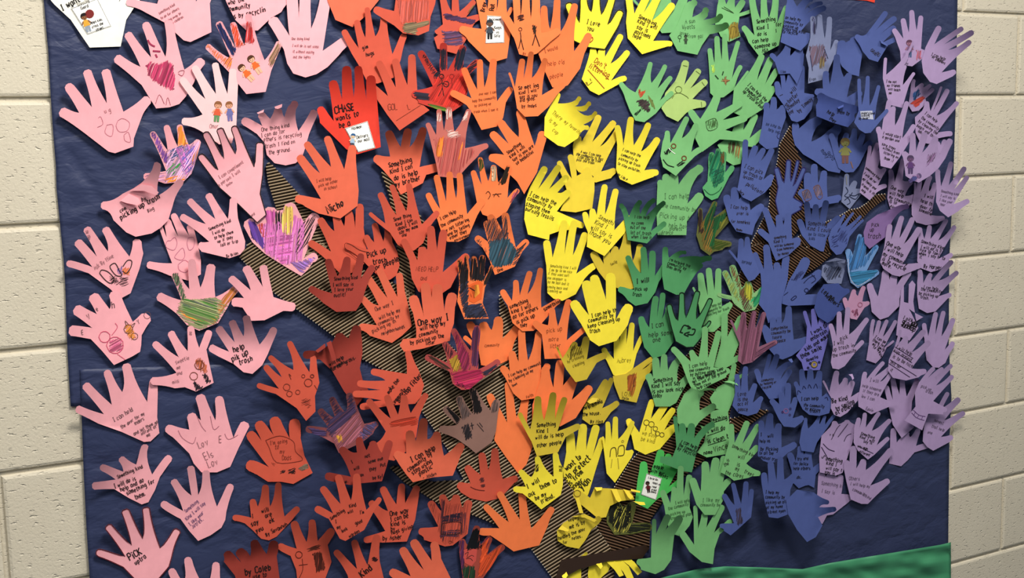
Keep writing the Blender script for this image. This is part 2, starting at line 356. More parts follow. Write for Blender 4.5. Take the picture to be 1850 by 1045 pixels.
DATA = r"""
#pk
pk|308,1028 338,1007 391,1016|332,1056 374,1068|398,1050 402,1110 345,1125 322,1075|pink paper hand mostly cut off by the bottom edge beside the pick up hand|L=2
wh|60,-40 105,-80 160,-90 214,-80 262,-40|88,-8 136,-22 188,-22 215,4|242,14 228,36 218,84 162,86 128,36 98,8|white paper hand with a printed crossing guard card in the top corner|w=30 L=0
t 113 20 28 13 k I want to be
t 131 17 20 8 k a
t 171 23 25 11 k and
k 128,15 176,-3 201,47 158,62
T 141 11 22 6 n Crossing
T 147 18 22 6 n Guard
T 164 44 20 5 k Helps kids
T 167 51 20 5 k cross the
T 174 56 20 5 k street
m 152 30 34 18 8a5a3c 20181a d9a23c 8f9aa8
c 7a2a2a f 162 25 8
pk|228,3 300,-60 345,-70 400,-50|284,7 322,-8 354,3|379,6 382,58 344,76 332,73 296,40 262,22|pink paper hand with faint pencil sentence cut off by the top edge|L=0
t 288 26 30 5 p Something kind
t 292 35 30 5 p to do for others
t 297 43 30 5 p running away to
t 307 46 30 5 p help children
pk|388,-60 430,-80 470,-80 535,-14|408,-22 446,-10 485,-8|508,22 490,32 466,55 446,56 425,36 410,6|pink paper hand reading community is by recycling, cut off by the top edge|L=0
t 413 9 15 9 k who the
t 415 21 13 10 k ommunity
t 420 34 12 10 k is by recyclin
pk|490,32 527,-12 552,-20 590,-12 629,70|523,65 540,47 562,52 583,92|612,100 592,121 572,134 552,140 530,133 519,115 513,90|pink paper hand with four faint pencil lines, thumb pointing at the red gim hugs hand|w=19 L=0
t 527 72 0 5 p One thing kind
t 528 84 -3 5 p I will do is not steal
t 529 95 -2 5 p it without asking
t 530 105 0 5 p out the lights
pk|373,82 394,39 420,40 448,25 506,75|417,106 427,91 441,81 478,109|490,128 480,166 445,170 430,151 415,132|pink paper hand whose fingers are coloured in as pencils above two drawn girls|w=12 L=6
h e8702c 1.6 60 1.8 373,82 377,78 420,104 414,130 400,118
h 27305f 1.6 110 2 391,46 398,42 426,90 421,102 414,90
h e8502c 1.6 75 1.8 414,44 424,40 442,82 426,86
h d23a3a 1.6 85 1.8 444,40 453,40 460,78 443,78
h 8a6a50 1.8 60 1.6 502,76 508,84 492,126 486,116 486,106
m 437 123 36 42 e8b090 503020 e0662c e8b090
m 454 107 36 33 e8b090 503020 e0662c e8b090
pk|208,103 229,59 262,40 304,36 367,107|254,121 273,104 299,103 333,126|350,150 336,174 324,188 306,194 282,196 256,154|pink paper hand with a big crimson heart coloured on its palm|w=16 L=3
h b03a5e 1.5 70 2.2 264,118 272,112 288,117 300,110 313,118 316,140 314,165 290,153 268,138
s a03555 3 267,72 272,80 280,84
s a03555 3 276,92 290,93
s a03555 3 281,98 284,104
s 804050 0.8 281,188 288,171 297,188
s 804050 0.8 300,190 303,176 308,190
s 905060 1 322,131 326,128 333,128 329,137 322,133
pk|108,200 121,152 156,126 190,125 270,177|143,204 166,194 193,187 223,202|256,212 242,250 241,265 208,277 196,274 152,240|pink paper hand with pencilled hearts, highest of those along the left edge|w=17 L=3
t 190 205 20 9 p u g
s b07080 0.8 178,213 182,211 186,224 176,230
s b07080 0.8 213,218 222,214 234,222 230,236 216,238 210,228 213,218
s b07080 0.8 224,244 232,239 236,256 226,254 224,244
s b07080 0.8 193,226 204,226 202,246 190,240 193,226
pk|259,319 274,238 300,226 324,225 360,253|300,309 303,272 321,265 341,262|358,276 354,290 346,314 332,328 298,332|small hand scribbled in rainbow crayon with a bent orange finger|w=12 L=12
h d0a0c4 1.8 60 1.8 302,272 340,262 360,255 358,276 346,314 332,328 298,332 300,308
h 6a5aa8 2.8 45 1.6 320,268 352,262 350,300 330,318
h e08a4a 2.4 75 1.8 348,262 358,258 356,282 346,300
h 7a4a9a 2.2 70 2.2 272,240 280,240 308,290 300,300
h 40507a 2 30 2 305,272 330,262 338,270 308,292
h e88a3a 1.8 80 2.4 318,228 328,228 338,262 322,264
h 3f8a4a 2 40 2.2 300,310 312,296 330,296 318,320
h e8862c 2 20 2.4 298,322 330,316 334,326 300,330
h c06ab0 2.4 110 2 318,268 350,258 354,290 336,320 326,300
h d8a0c8 2.4 10 1.6 262,316 298,312 298,328 262,324
h 5058b8 2.2 100 1.8 334,285 342,285 348,304 342,312
pl|328,219 327,141 350,119 388,113 421,124|366,207 371,179 390,170 411,170|430,152 428,200 427,228 419,259 396,261 366,239|pale pink paper hand with two drawn girls under the pencil-finger hand|w=13 L=0
m 394 190 36 -6 e0a080 8a5a3a d05a3a 5a8a5a
m 414 190 34 4 e0a080 8a5a3a 6a6aa0 6a6aa0
t 379 231 0 8 p Omar
pk|446,397 490,374 520,367 572,386 573,461|466,402 510,379 547,398 549,467|566,474 556,488 544,499 512,480 480,460 456,438|large pink hand scribbled in purple, black and yellow crayon over the cardboard branch|w=22 L=5
h d878b8 1.6 85 1.8 470,405 552,398 545,470 512,482 478,455
h e0a050 2.6 15 1.6 482,428 520,432 516,446 484,444
h 5a3a8a 2 110 2.6 448,398 460,400 480,440 476,450 456,430
h d04a3a 2 100 2 464,405 474,402 484,424 476,430
h d060a8 1.8 95 2.6 478,382 496,380 496,420 486,420
h 201820 2.4 92 2.4 496,376 510,376 508,416 498,418
h e8c060 1.8 90 2.6 512,372 530,375 526,424 508,420
h d070b0 1.8 80 2 530,390 546,394 540,420 526,424
h 30242c 2.6 60 1.6 548,400 572,388 556,440 530,466 534,430
h d868b0 1.8 10 2.4 480,425 528,425 528,460 512,478 484,450
h 9a70c0 2.2 150 1.8 524,474 548,470 572,464 546,494
pk|360,279 370,238 396,231 422,227 470,256|393,307 404,286 426,277 460,301|477,285 476,314 471,350 482,388 464,403 430,370 396,340|pink paper hand outlined in black reading I can compliment a person|w=15 L=10 o=101010
t 397 324 34 7 p I can compliment
t 396 337 34 7 p a person I will
t 411 337 34 6 p know
t 455 391 30 5 p ard
pk|265,478 288,402 301,396 312,386 342,406|311,476 301,429 322,428 342,427|357,440 363,470 363,496 342,508 328,504 306,498|pink paper hand with several pencilled hearts, fingers tucked under its neighbours|w=13 L=0
s c07890 0.9 308,435 316,429 320,440 314,452 300,446 302,436 308,435
s c07890 0.9 340,430 350,430 350,446 342,452 338,440 340,430
s c07890 0.9 318,460 330,448 334,462 328,470 316,466 318,460
s c07890 0.9 322,478 334,470 344,480 336,492 324,488 322,478
pk|358,443 326,390 340,361 375,350 422,357|378,437 372,405 389,396 412,396|430,395 436,415 443,436 442,450 434,460 414,467 364,455|pink paper hand reading I will help them up if they fall or trip|w=13 L=8
t 378 417 22 6.5 k Something kind
t 384 425 20 6.5 k I will do
t 388 433 20 6.5 k to help them
t 394 439 18 6.5 k up if they
t 399 446 15 6.5 k fall or trip
t 410 466 18 6 k By Brian
pk|182,371 287,294,-5 329,325|222,350 285,354|312,372 304,398 290,412 274,422 245,428 228,420 205,398|pink paper hand reading picking up trash with two fingers folded down|w=14 L=14
x 235,345 256,333 274,336 287,348 282,353 260,345
x 217,363 233,350 250,358 255,367 248,371 228,367
t 257 364 18 9 k by
t 218 384 25 8 k com
t 219 397 29 11 k picking up trash
t 268 384 25 7 n Bing
pk|120,475 138,435 155,411 189,411 248,432|167,483 175,464 195,455 234,464|259,458 252,486 236,530 216,541 200,523 160,494|pink paper hand with a pair of black sneakers drawn on the palm|w=15 L=6
t 154 418 -70 6 p Mr Min
t 172 488 35 8 p Ask By Mine
s 302020 1.6 180,494 184,488 196,492 206,504 200,512 190,506 180,494
s 302020 1.6 199,480 208,476 216,490 220,498 210,498 200,486 199,480
s 302020 1.6 222,482 230,471 238,472 236,484 228,494 222,490
h 5a4a8a 1.6 70 1.6 212,484 220,482 222,496 214,496
h c86a3a 1.6 60 1.8 222,486 234,482 234,496 222,498
h 40282c 1.8 40 1.2 198,500 212,500 214,514 200,512
h 40282c 2.2 20 1.2 214,502 232,500 230,516 218,518
pk|124,597 134,557 166,532 205,526 268,569|167,593 175,568 198,559 240,582|256,606 255,625 253,636 238,645 206,660 184,634 164,613|pink paper hand with letters down its fingers, a drawn girl and an orange cat|w=20 L=4
t 148 605 10 9 n E
t 160 578 30 10 n V
t 175 562 30 9 n e
t 203 557 10 13 n h
t 250 586 30 9 n Y
c d05070 1.2 189 609 10
c d05070 1.2 208 624 15
h e06a90 2.4 30 2 198,614 220,612 222,634 200,636
s d05070 1 202,606 212,592 208,584
s d05070 1 212,640 226,650
h d8843a 1.5 50 2 226,590 236,586 242,600 246,612 238,614 228,604
c 5a3a28 1 232 595 8
c 5a3a28 1 243 608 6
s 5a3a28 1 228,588 226,580 232,586
s 5a3a28 1 238,588 244,584 240,592
c 6a4a4a 0.8 266 570 6
pk|284,534 314,493 346,468 382,477 428,520|328,543 342,523 362,520 389,537|412,554 394,584 360,598 338,588 320,568|pink paper hand striped with green, orange and grey crayon|w=15 L=5
h 9a9a70 1.8 -18 1.8 326,543 390,538 412,552 394,584 360,598 338,588 318,566
h 5a6a50 1.8 75 2.4 310,494 320,492 336,536 328,540
h 4f7a3a 1.8 -20 2.6 330,540 390,548 396,578 362,592 330,566
h e0803a 2.4 -25 2.2 318,560 350,565 394,572 388,586 340,576
h 707868 3 -20 1.8 326,545 392,538 394,556 332,558
h b8703a 2 55 2.2 420,518 428,526 398,566 388,560
pk|418,546 415,501 443,481 475,479 534,556|441,539 453,525 475,519 494,537|512,562 478,579 454,580 438,556|plain pink paper hand with no writing over the edge of the cardboard branch|w=15 L=4
pk|137,738 152,694 192,669 227,657 278,684|188,749 202,732 221,709 266,727|285,712 284,754 288,783 272,798 260,799 220,781 178,766|pink paper hand reading I can hold the door for my elders|w=15 L=8
t 206 763 30 9 n I can hold
t 220 775 32 7 n the door for my
t 245 768 30 7 n elders
t 243 787 28 7 n and let them go
t 256 787 28 7 n infront of
t 266 790 28 7 n me
pk|272,689 277,619 307,599 344,589 379,597|319,674 323,646 339,635 360,629|373,632 378,656 386,692 354,708 334,700 316,702|pink paper hand with two long-haired figures in black dresses at the wrist|w=14 L=3
t 342 600 -85 7 p no
t 318 658 20 8 p sweetie
t 320 668 15 7 p me
t 320 678 10 7 p and
t 312 694 10 7 p milli
h b05a3a 1.6 80 2 352,652 362,646 374,660 374,676 364,672 356,664
c 7a3a28 1.4 360 660 8
c 7a3a28 1.2 350 680 7
h 2a2028 1.2 80 2.2 366,678 374,692 382,692 372,676
h 2a2028 1.2 80 2.2 350,690 366,700 354,706 352,700
pk|378,627 393,591 418,579 444,570 497,592|414,636 424,619 440,608 469,623|484,640 474,660 456,676 440,673 422,658 402,648|pink paper hand reading help pik up trash|w=14 L=14
t 423 637 20 12 k help
t 420 653 22 12 k pik up
t 433 659 16 11 k trash
pk|299,773 344,747 360,713 395,716 445,763|342,777 363,760 389,760 422,792|432,808 416,844 392,854 364,854 350,838 342,820 318,796|pink paper hand with looping pencil scribble of the word love|w=17 L=3
s a06070 0.8 322,778 330,792 348,802 354,790
s a06070 0.8 356,752 364,770 372,780
s a06070 0.8 380,752 386,776 396,770
s a06070 0.8 406,784 412,794 424,790 430,786
t 360 811 25 14 p Lov
t 396 800 5 14 p E
t 372 832 28 14 p Els
t 378 846 25 14 p Lov
pk|173,997 193,949 225,920 263,916 322,956|225,1006 237,985 258,973 290,990|311,1008 306,1025 288,1046 270,1062 250,1055 222,1026|pink paper hand edged in dark red reading pick up|w=16 L=6 o=5a1a24
t 236 1014 33 14 k PiCK
t 246 1021 36 10 k uptra
pk|166,879 181,843 217,827 262,803,3 308,824|209,867 223,853 246,840 275,858|289,862 280,886 268,908 256,912 232,900 206,884|pink paper hand reading help and do something for them|w=13 L=14
t 213 865 23 7.5 k Something kind
t 207 883 22 8.5 k I will do is
t 219 889 23 9 k help and do
t 230 895 24 9 k something for
t 245 903 22 9 k them.
pk|291,909 312,867 344,842 372,850 418,875|331,924 346,896 358,895 392,916|409,925 407,940 400,954 380,968 358,978 342,960 326,938|pink paper hand reading I like your followed by smudged purple ink|w=14 L=7
t 336 927 40 7 v Something
t 338 941 42 7 v Kind I will say
t 344 951 42 7 v I like your
t 349 956 40 8 v Jotres.
pk|437,216 470,204 503,195 533,182,4 570,199|474,228 488,215 514,212 539,237|558,243 553,262 546,284 534,295 516,299 496,295 482,280 478,258 464,242|pink paper hand reading recycling trash I find on the ground|w=15 L=16 z=-19.5
x 464,204 477,198 476,203 466,206
x 496,193 510,188 509,194 502,197 497,196
t 473 238 10 8 n One thing kind
t 472 248 10 8 n I can do for
t 477 256 9 8 n others is recycling
t 480 268 10 8 n trash I find on
t 486 279 9 8 n the ground.
ro|590,-60 625,-80 665,-80 702,-40|610,-25 645,-25 675,-22|688,-4 664,26 637,49 606,36 592,2|plain salmon paper palm cut off by the top edge above the gim hugs hand|L=0
so|620,54 644,36 663,13 693,22 731,60|648,87 660,68 678,66 709,98|724,108 718,125 712,140 682,151 664,149 647,116 636,98|salmon paper hand reading gim hugs|w=11 L=16
t 656 90 18 8 k gim
t 662 102 12 8 k hugs
so|671,155 683,110 713,106 744,98|701,174 715,158 736,154|754,165 765,190 776,199 722,236 700,208 678,175|salmon paper hand with faint pencil loops, touching the bright red hand's right side|w=13 L=3
t 702 200 10 12 p GOL
t 738 198 20 10 p L
s 8a3a28 0.8 716,218 760,190
rd|577,193 601,145 626,119 647,119 670,136|603,219 618,180 639,176 662,180|682,190 688,266 645,279 626,270 596,240 578,222|bright red paper hand with a printed mailman card|w=16 L=14
t 606 206 13 15 k CHASE
t 608 219 13 11 k wants to
t 614 231 12 11 k be a
k 623,232 664,219 678,267 647,275
T 636 235 14 5.5 n Mailman
T 645 251 12 6 k Delivers
T 647 258 12 6 k our mail
m 638 246 24 -6 f0c8a0 2d5a8a 9fb8d0 404858
so|787,60 797,-20 822,-25 858,1 869,29|800,44 816,21 830,21 842,31|856,44 842,72 826,98 790,88 784,68|red paper hand banded with dark violet crayon under the policeman hand|w=11 L=3
h 4a3050 1.6 10 2.4 802,24 866,38 862,46 804,34
h 5a4060 1.8 8 1.8 800,56 836,56 836,84 802,80
h 7a5a3a 1.6 50 1.6 846,20 862,0 866,6 850,32
so|675,16 725,-60 760,-70 790,-50|712,20 742,-15 772,-15|786,8 778,30 775,56 756,64 728,60 712,46 692,34|red paper hand with a grey and brown paintbrush drawn across its wrist|w=14 L=0
h 7a6a50 1.5 12 2.6 730,42 774,38 774,44 754,50 752,62 728,58
h c05a50 2 85 1.4 718,0 775,0 775,36 724,42
or|830,51 866,-12 890,-16 908,-8 925,13|870,52 880,19 897,21 916,24|920,30 922,62 916,105 886,114 870,98 846,74|orange paper hand with a printed policeman card|w=15 L=0
k 880,28 911,30 911,77 877,78
T 884 37 0 5 n Policeman
T 893 52 0 5.5 k Keeps
T 897 60 0 5.5 k us
T 893 67 0 5.5 k Safe
m 885 42 34 0 6a4a3a 30343a 3a4450 202428
t 876 21 80 9 k Bray
t 893 19 88 9 k Rat
rc|744,170 758,92 801,77 838,82 866,109|782,156 795,136 808,128 838,128|842,140 845,165 838,188 814,204 788,197 756,186|red crayoned hand with black fingers and two stick people on the palm|w=14 L=10
h 2a2430 2 40 2.4 764,100 770,94 796,132 788,144
h 2a2430 2 88 2.4 794,90 808,90 808,126 796,126
h 1e2434 2 75 2.4 826,92 842,84 836,124 820,126
h 38202a 2 30 2.2 842,126 862,104 868,110 844,138
h 2c2a38 2.4 -8 2.6 746,166 776,168 776,182 754,180
h 5a7a30 1.8 -14 2 770,186 812,196 808,202 784,196
h c03028 2 60 2 786,140 838,132 844,170 836,186 812,196 776,180
s 181818 1.3 798,142 799,158 792,174
s 181818 1.3 799,158 802,174
s 181818 1.2 790,156 799,150 808,154
c 181818 1.2 798 138 4
c 181818 1.6 806 152 5
s 802020 1 816,142 817,160
c 802020 1 816 138 4
or|814,166 837,122 867,107 892,106 924,158|852,178 862,162 875,158 898,183|914,185 909,213 900,228 870,235 856,208 843,190|orange paper hand with four faint pencil lines beside the you did good hand|w=12 L=5
t 866 172 8 5 p one way I can
t 854 185 10 5 p help the community
t 858 193 8 5 p by picking up
t 856 204 6 5 p trash when I see it
or|983,10 1007,-4 1039,6 1066,60|994,53 1013,57 1037,93|1056,96 1048,124 1026,154 1010,160 998,158 984,128 972,95|orange paper hand reading I would help old people|w=13 L=5 z=50
t 984 96 18 8 p I would
t 990 119 8 9 p help old
t 994 142 12 9 p people
or|908,23 932,-14 950,-20 968,-18 1012,54|929,44 940,36 959,34 978,59|985,84 970,97 952,102 938,98 929,70|orange paper hand with two pencilled stick figures|w=13 L=0 z=50
s 302018 1.5 940,58 941,70 937,88
s 302018 1.5 941,70 946,90
c 302018 1 940 53 3
s 302018 1.8 966,46 967,62 962,82
s 302018 1.8 967,62 975,84
h 302018 1.4 70 2.4 962,46 970,50 968,62 964,60
h 40201a 1.4 20 2.4 936,28 946,26 946,36 938,38
t 945 99 0 6 p By
or|920,131 944,106 960,93 986,105 1020,152|930,158 946,142 961,141 979,172|1006,172 992,192 972,210 948,211 934,196 929,165|orange paper hand reading say is you did good, ending with by and a name|w=11 L=10 z=62
t 937 162 8 8 k So met ing
t 938 171 10 7 k Kind I will
t 939 178 6 7 k say is you
t 940 184 8 7 k did good.
t 943 195 4 7 k by Andes
or|883,284 887,239 902,218 938,198 981,237|911,280 919,260 937,248 966,264|985,258 970,312 947,351 934,328 914,309 896,296|orange paper hand reading say is you are beautiful, tapering to a point|w=15 L=2
t 918 279 37 7 k Something
t 923 286 37 7 k Kind I will
t 928 292 36 7 k say is you are
t 934 298 36 7 k so beautiful
ro|675,285 701,236 738,232 766,230 800,300|705,283 724,266 740,266 758,302|770,316 764,331 724,352 712,330 690,305|salmon paper hand reading do is help my brother|w=15 L=18
t 703 303 15 10 k Something
t 706 314 15 9 k Kind I can
t 713 326 14 10 k do is help
t 714 338 16 10 k my brother
cp|772,222 793,197 811,193 848,197 882,262|788,244 802,236 821,238 840,268|864,282 846,300 826,322 792,319 788,296 778,256|rose hand streaked with red and white crayon with orange bars on the palm|w=10 L=3
h e8c8c0 1.8 85 1.6 788,206 798,206 798,220 788,220
h e8c8c0 1.8 85 1.6 806,192 816,192 816,214 806,214
h e0b8b0 1.6 60 1.8 838,204 846,200 844,216 836,220
h e0b0a8 2 20 1.6 806,234 830,238 830,248 812,250
h d8702a 1.4 80 2.4 794,250 802,246 798,284 788,282
h d8702a 1.4 80 2 832,268 836,256 830,288 826,288
h a04040 2.6 80 1 785,250 835,245 860,275 825,318 795,316
or|854,308 867,284 892,298 920,298 937,342|870,334 882,328 900,330 917,358|924,366 916,382 896,396 872,388 862,368 856,338|orange paper hand with crayon-tipped fingers and a small robot face|w=10 L=5
h 4a5a2a 1.8 80 2.4 862,286 870,286 874,304 866,308
h c8b090 1.6 85 2.4 888,300 896,300 896,326 888,326
h 2a2018 1.8 70 2.6 912,302 922,300 912,334 902,332
h a04a5a 1.4 60 2.4 926,352 938,340 936,350 922,366
s 502a18 1.2 878,350 882,346 886,352 882,360
s 502a18 1.2 892,356 896,350 902,356
s 502a18 1.2 890,352 906,350
or|772,349 788,316 812,310 830,312 874,361|795,378 806,364 824,359 844,387|862,390 846,428 828,437 808,437 798,422 790,396|orange paper hand reading I can help the community by not littering|w=12 L=5
t 796 398 26 7 k I can Help
t 798 411 26 7 k the community
t 804 420 26 7 k by not littering
t 810 427 25 7 k and by telling
t 814 433 24 7 k other they
t 822 437 22 6 k environment
or|859,428 878,399 884,388 912,384 954,434|882,438 886,406 908,420 932,448|944,454 930,482 894,497 884,470 872,448|orange hand scribbled over with teal and black crayon|w=13 L=5
h 2f4a58 1.4 70 2.6 884,436 918,430 936,458 922,478 892,484 884,466
h 40343a 2.4 70 1.6 874,402 890,394 920,420 905,440 884,440
h 40343a 2.4 80 1.6 906,392 916,390 918,430 908,430
h 40343a 2.2 40 1.6 934,450 952,436 934,476 926,480
h 40343a 2.6 60 1.4 860,432 866,432 884,462 880,470
t 900 492 25 6 k Dina
so|558,437 577,394 606,385 630,380 650,368|598,455 604,418 622,409 642,413|657,412 662,446 660,475 640,492 618,498 590,470|plain orange-red paper hand spread over the cardboard under the large salmon name hand|w=14 L=4
ro|533,358 539,281 552,257 590,246 637,262|580,360 578,313 598,302 622,306|644,302 648,345 646,372 615,395 576,386 552,374|large salmon paper hand with one big name written across its wrist|w=15 L=3
t 572 330 12 6 p I will help
t 576 338 15 6 p pick up other
t 586 344 12 6 p in school
t 593 386 27 15 k Nicho
so|624,443 660,425 676,403 700,405|665,451 676,438 693,437|709,438 718,456 722,480 716,498 704,506 688,504 654,470|salmon paper hand reading pick up trash for people|w=12 L=3
s 5a2018 0.9 665,456 650,452 634,442 624,440 624,450 640,464 652,474
t 665 466 17 11 k Pick up
t 675 479 14 11 k trash
t 676 491 24 11 k for people
ro|649,589 653,537 659,494 684,485 721,493|681,588 684,552 700,539 718,537|731,525 737,550 744,590 726,607 708,620 668,607|coral paper hand reading picking up in neighborhood|w=13 L=3
t 679 563 22 8 n One way I
t 686 578 22 8 n will help my
t 684 588 22 7 n community by
t 674 602 25 8 n picking up in
t 690 606 18 7 n neighborhoods
dr|558,520 592,468 628,464 653,458 675,480|600,530 610,500 634,502 652,504|668,502 660,525 654,545 643,562 608,564 584,548|dark brick red paper hand reading I love your outfit|w=13 L=8
t 604 507 4 6.5 k Something kind
t 601 518 3 7 k I will say is
t 604 527 4 7 k I love your
t 604 537 5 7 k outfit!
so|667,385 686,348 707,334 738,331 792,382|696,404 716,389 734,382 762,406|778,408 764,440 748,453 734,453 718,442 704,420|salmon paper hand with a small cramped black sentence, right thumb over the not littering hand|w=11 L=4
t 712 400 16 7 k Some thing
t 716 409 18 7 k Kind I can
t 720 416 20 7 k about I will
t 722 423 20 7 k say my mom
t 727 428 14 6 k and
so|728,432 763,446 778,408 802,415 846,460|754,471 772,449 790,454 800,492|828,492 814,520 795,533 775,535 756,527 744,504 739,470|brick red paper hand with the pencilled words need help and|w=14 L=4
t 752 489 -3 9 p NEED HELP
t 760 506 -3 8 p and
or|830,468 842,461 856,463 872,461 890,479|842,490 850,497 864,498 874,508|876,520 872,548 883,576 839,577 826,545 830,512|orange hand scribbled black all over around a glowing orange firebox drawing|w=11 L=6
h 201c20 1.5 80 2.4 828,470 842,464 846,496 842,520 832,530
h 201c20 1.4 85 2.2 846,462 876,462 874,508 850,506
h 241c1c 1.6 65 2.2 874,512 886,478 894,484 880,524
h 2a2a3a 1.4 50 2.4 828,516 846,508 846,556 880,552 880,574 840,574
h 30344a 1.6 20 2 842,552 872,548 878,572 842,574
f e0602c 846,516 866,506 873,514 870,540 856,548 847,544
f f09a3a 850,518 864,512 867,530 856,540 850,536
s 101010 1.6 848,520 858,526
t 845 574 0 5 n Derick
ro|745,534 768,511 790,513 818,529|766,573 780,540 803,564|822,555 820,585 814,602 813,616 765,630 730,636 722,624 728,613 752,611 752,595 746,565|coral paper hand reading by picking up the litter|w=19 L=3 z=2.5
t 756 590 12 13 k One way I
t 760 598 14 9 k will help my
t 758 609 14 8 k community
t 742 623 13 8 k by picking up the
t 770 624 12 7 k litter
dr|547,641 590,628 612,602 645,588|578,636 600,618 630,612|654,612 655,638 650,666 656,690 666,706 644,735 622,708 600,670 578,650|brick red paper hand with folded fingers reading cut her grass|w=17 L=8
x 570,634 587,621 588,628 574,638
x 590,620 598,616 608,650 601,653
t 590 665 28 8 k I will help
t 592 673 28 8 k the woman
t 598 672 28 8 k cut her grass.
t 646 712 25 7 p son
so|464,696 478,661 486,644 522,617 566,642|504,703 509,682 530,669 559,673|573,664 577,692 569,716 570,744 553,761 536,738 498,712|orange-red paper hand with pencilled round cookies and faces|w=11 L=5
c 6a2a20 1 518 700 6
c 6a2a20 1 548 680 3
c 6a2a20 1.6 564 680 3
c 6a2a20 1.2 557 692 7
c 6a2a20 1 523 712 5
c 6a2a20 1 538 709 4
s 6a2a20 1 526,680 522,676 526,686
s 6a2a20 1 568,696 574,706
h 6a2a20 3 20 1 546,718 560,722 560,738 546,732
so|650,736 637,712 645,693 670,671 736,634|690,724 688,705 696,688 735,676|756,668 766,696 760,718 750,730 720,732 700,734|brick red paper hand turned sideways reading make the community by stop littering|w=12 L=8
t 703 712 52 8 k make the
t 712 732 52 8 k community
t 722 728 50 10 k by stop fitters
so|676,806 664,722 698,714 730,714 771,711|697,780 706,757 719,750 742,747|757,755 752,790 735,815 712,833 695,830|salmon paper hand with a faint red smear across its knuckles|w=12 L=4
h b03a28 2.4 12 2 704,762 754,752 754,768 706,772
sv|552,775 576,740 598,718 630,710 683,764|594,774 606,757 624,746 658,766|674,784 654,800 612,819 604,802 582,790|dark rose hand covered with violet crayon and an orange door|w=13 L=10
h 4a3a5a 1.8 40 2 578,740 594,720 640,712 644,744 600,790 584,770
h 50406a 1.8 -5 2 556,772 592,780 588,790 566,784
h 504870 2 -30 2.2 660,768 682,764 670,790 640,802
h 9a5a68 2.2 50 1.6 598,786 650,744 656,790 614,812
s 3a2a48 1.6 594,774 640,736
h d89a3a 1.3 80 2.2 608,789 616,787 620,797 612,800
so|445,838 449,781 465,762 493,754 532,757|486,845 474,800 496,790 524,794|543,792 550,824 565,855 530,875 508,871 484,871 464,858|orange-red paper hand with a pencilled frame and black squares at the wrist|w=20 L=3
s 7a2a20 0.9 480,796 506,788 530,798 534,816 546,828 540,834 500,836 486,808 480,796
t 488 804 8 8 p I'm going
t 497 812 3 9 p to
t 506 820 0 9 p my
t 510 832 5 9 p Dads
h 301a1a 1.3 30 1.6 508,850 514,848 514,854 508,856
h 301a1a 1.3 30 1.6 520,850 534,846 532,856 522,856
h 7a6a5a 1.3 20 1.8 540,846 554,838 556,846 544,852
t 496 842 60 8 p A
dr|587,860 615,809 648,790 673,797 705,796|634,862 645,818 662,814 690,820|706,815 698,845 690,870 650,874 634,877|dark red paper hand with scattered smudged words like not and they|w=14 L=12
t 636 838 30 7 k I
t 640 850 12 7 k will
t 660 828 15 7 k not
t 666 838 15 7 k some one
t 668 852 15 7 k they
t 688 844 10 7 k Put
t 648 862 10 7 k can
t 674 867 12 7 k be Kylo
t 622 873 8 6 k up.
ro|713,818 740,778 766,756 790,780 836,802|734,820 751,798 772,794 802,824|828,836 818,860 782,863 746,872 734,858 720,838|coral paper hand reading community by stop using plastic|w=15 L=15
t 744 836 28 11 k I can help
t 739 853 36 9 k community by
t 746 858 33 9 k stop using
t 759 860 31 9 k plastic
t 765 867 20 7 n - Jaiden
or|838,608 847,582 872,582 901,572 938,588|858,622 866,604 888,597 908,612|930,616 920,650 906,657 886,663 869,660 866,640|orange paper hand with one faint pencil word behind the magenta-scribbled hand|w=16 L=12
t 876 627 4 6 p community
rm|768,644 802,618 818,594 862,588 903,652|808,656 826,638 850,634 864,668|884,676 870,686 848,704 834,705 818,694 812,672|hand crayoned magenta, mustard and violet lying across the cardboard trunk|w=12 L=6
h b02a52 1.5 15 2.4 814,674 870,668 872,684 846,704 820,694
h 8a2a4a 1.8 70 2.2 812,600 824,600 846,640 850,668 836,670
h b08a30 1.8 70 2.2 810,650 826,642 836,668 820,672
h 5a3050 1.8 85 2.2 854,592 868,588 864,630 868,666 852,660
h 40202a 2.4 80 1.4 798,618 810,616 820,640 812,648
h 4a3a30 2 -30 1.6 770,642 778,642 814,666 808,672
h 302a3a 2 30 2.4 872,672 900,656 896,664 878,680
t 824 696 -15 6 k Tasha
bk|793,775 802,736 828,716 852,702 899,722|826,768 834,758 854,748 886,742|900,745 896,780 888,800 860,820 846,808 826,794|grey-brown crayoned hand with black fingers and a black dog drawing|w=14 L=8
h 181416 1.6 -40 2.6 804,734 810,732 832,756 826,764
h 181416 1.6 75 2.8 846,700 858,702 872,744 856,748
h 5a4a48 1.8 75 2.2 824,716 838,720 850,750 836,758
h 5a4a48 1.8 80 2.2 890,722 902,722 898,744 888,746
h 2a2428 1.4 70 2.2 834,772 846,766 854,790 842,796
s 2a2428 1.4 850,770 856,768
s 2a2428 1.4 852,764 854,776
s 2a2428 1 862,766 874,780
s 2a2428 1 866,764 872,772
or|883,712 918,690 950,716|916,764 933,756|952,762 962,808 951,840 936,856 928,845 915,828 893,796 898,760|plain pale orange paper hand hanging down the middle of the cardboard trunk|w=14 L=3 z=-1.5
so|826,876 842,842 870,818 894,810 936,864|850,874 868,858 882,850 908,866|930,872 905,900 878,907 850,901 832,890|coral paper hand with two drawn eyes and a stitched mouth|w=13 L=6 z=-2
h 5a2a2a 1.2 30 1.8 868,864 874,864 874,872 868,872
h 5a2a2a 1.2 30 1.8 870,876 876,876 876,880 870,880
s 5a1a18 1 850,880 858,884 866,886 876,887
or|864,961 875,913 901,889 942,882 999,917|902,955 919,944 939,939 960,956|990,950 974,986 928,997 910,984 886,968|plain large orange paper hand at the foot of the cardboard trunk|w=13 L=5
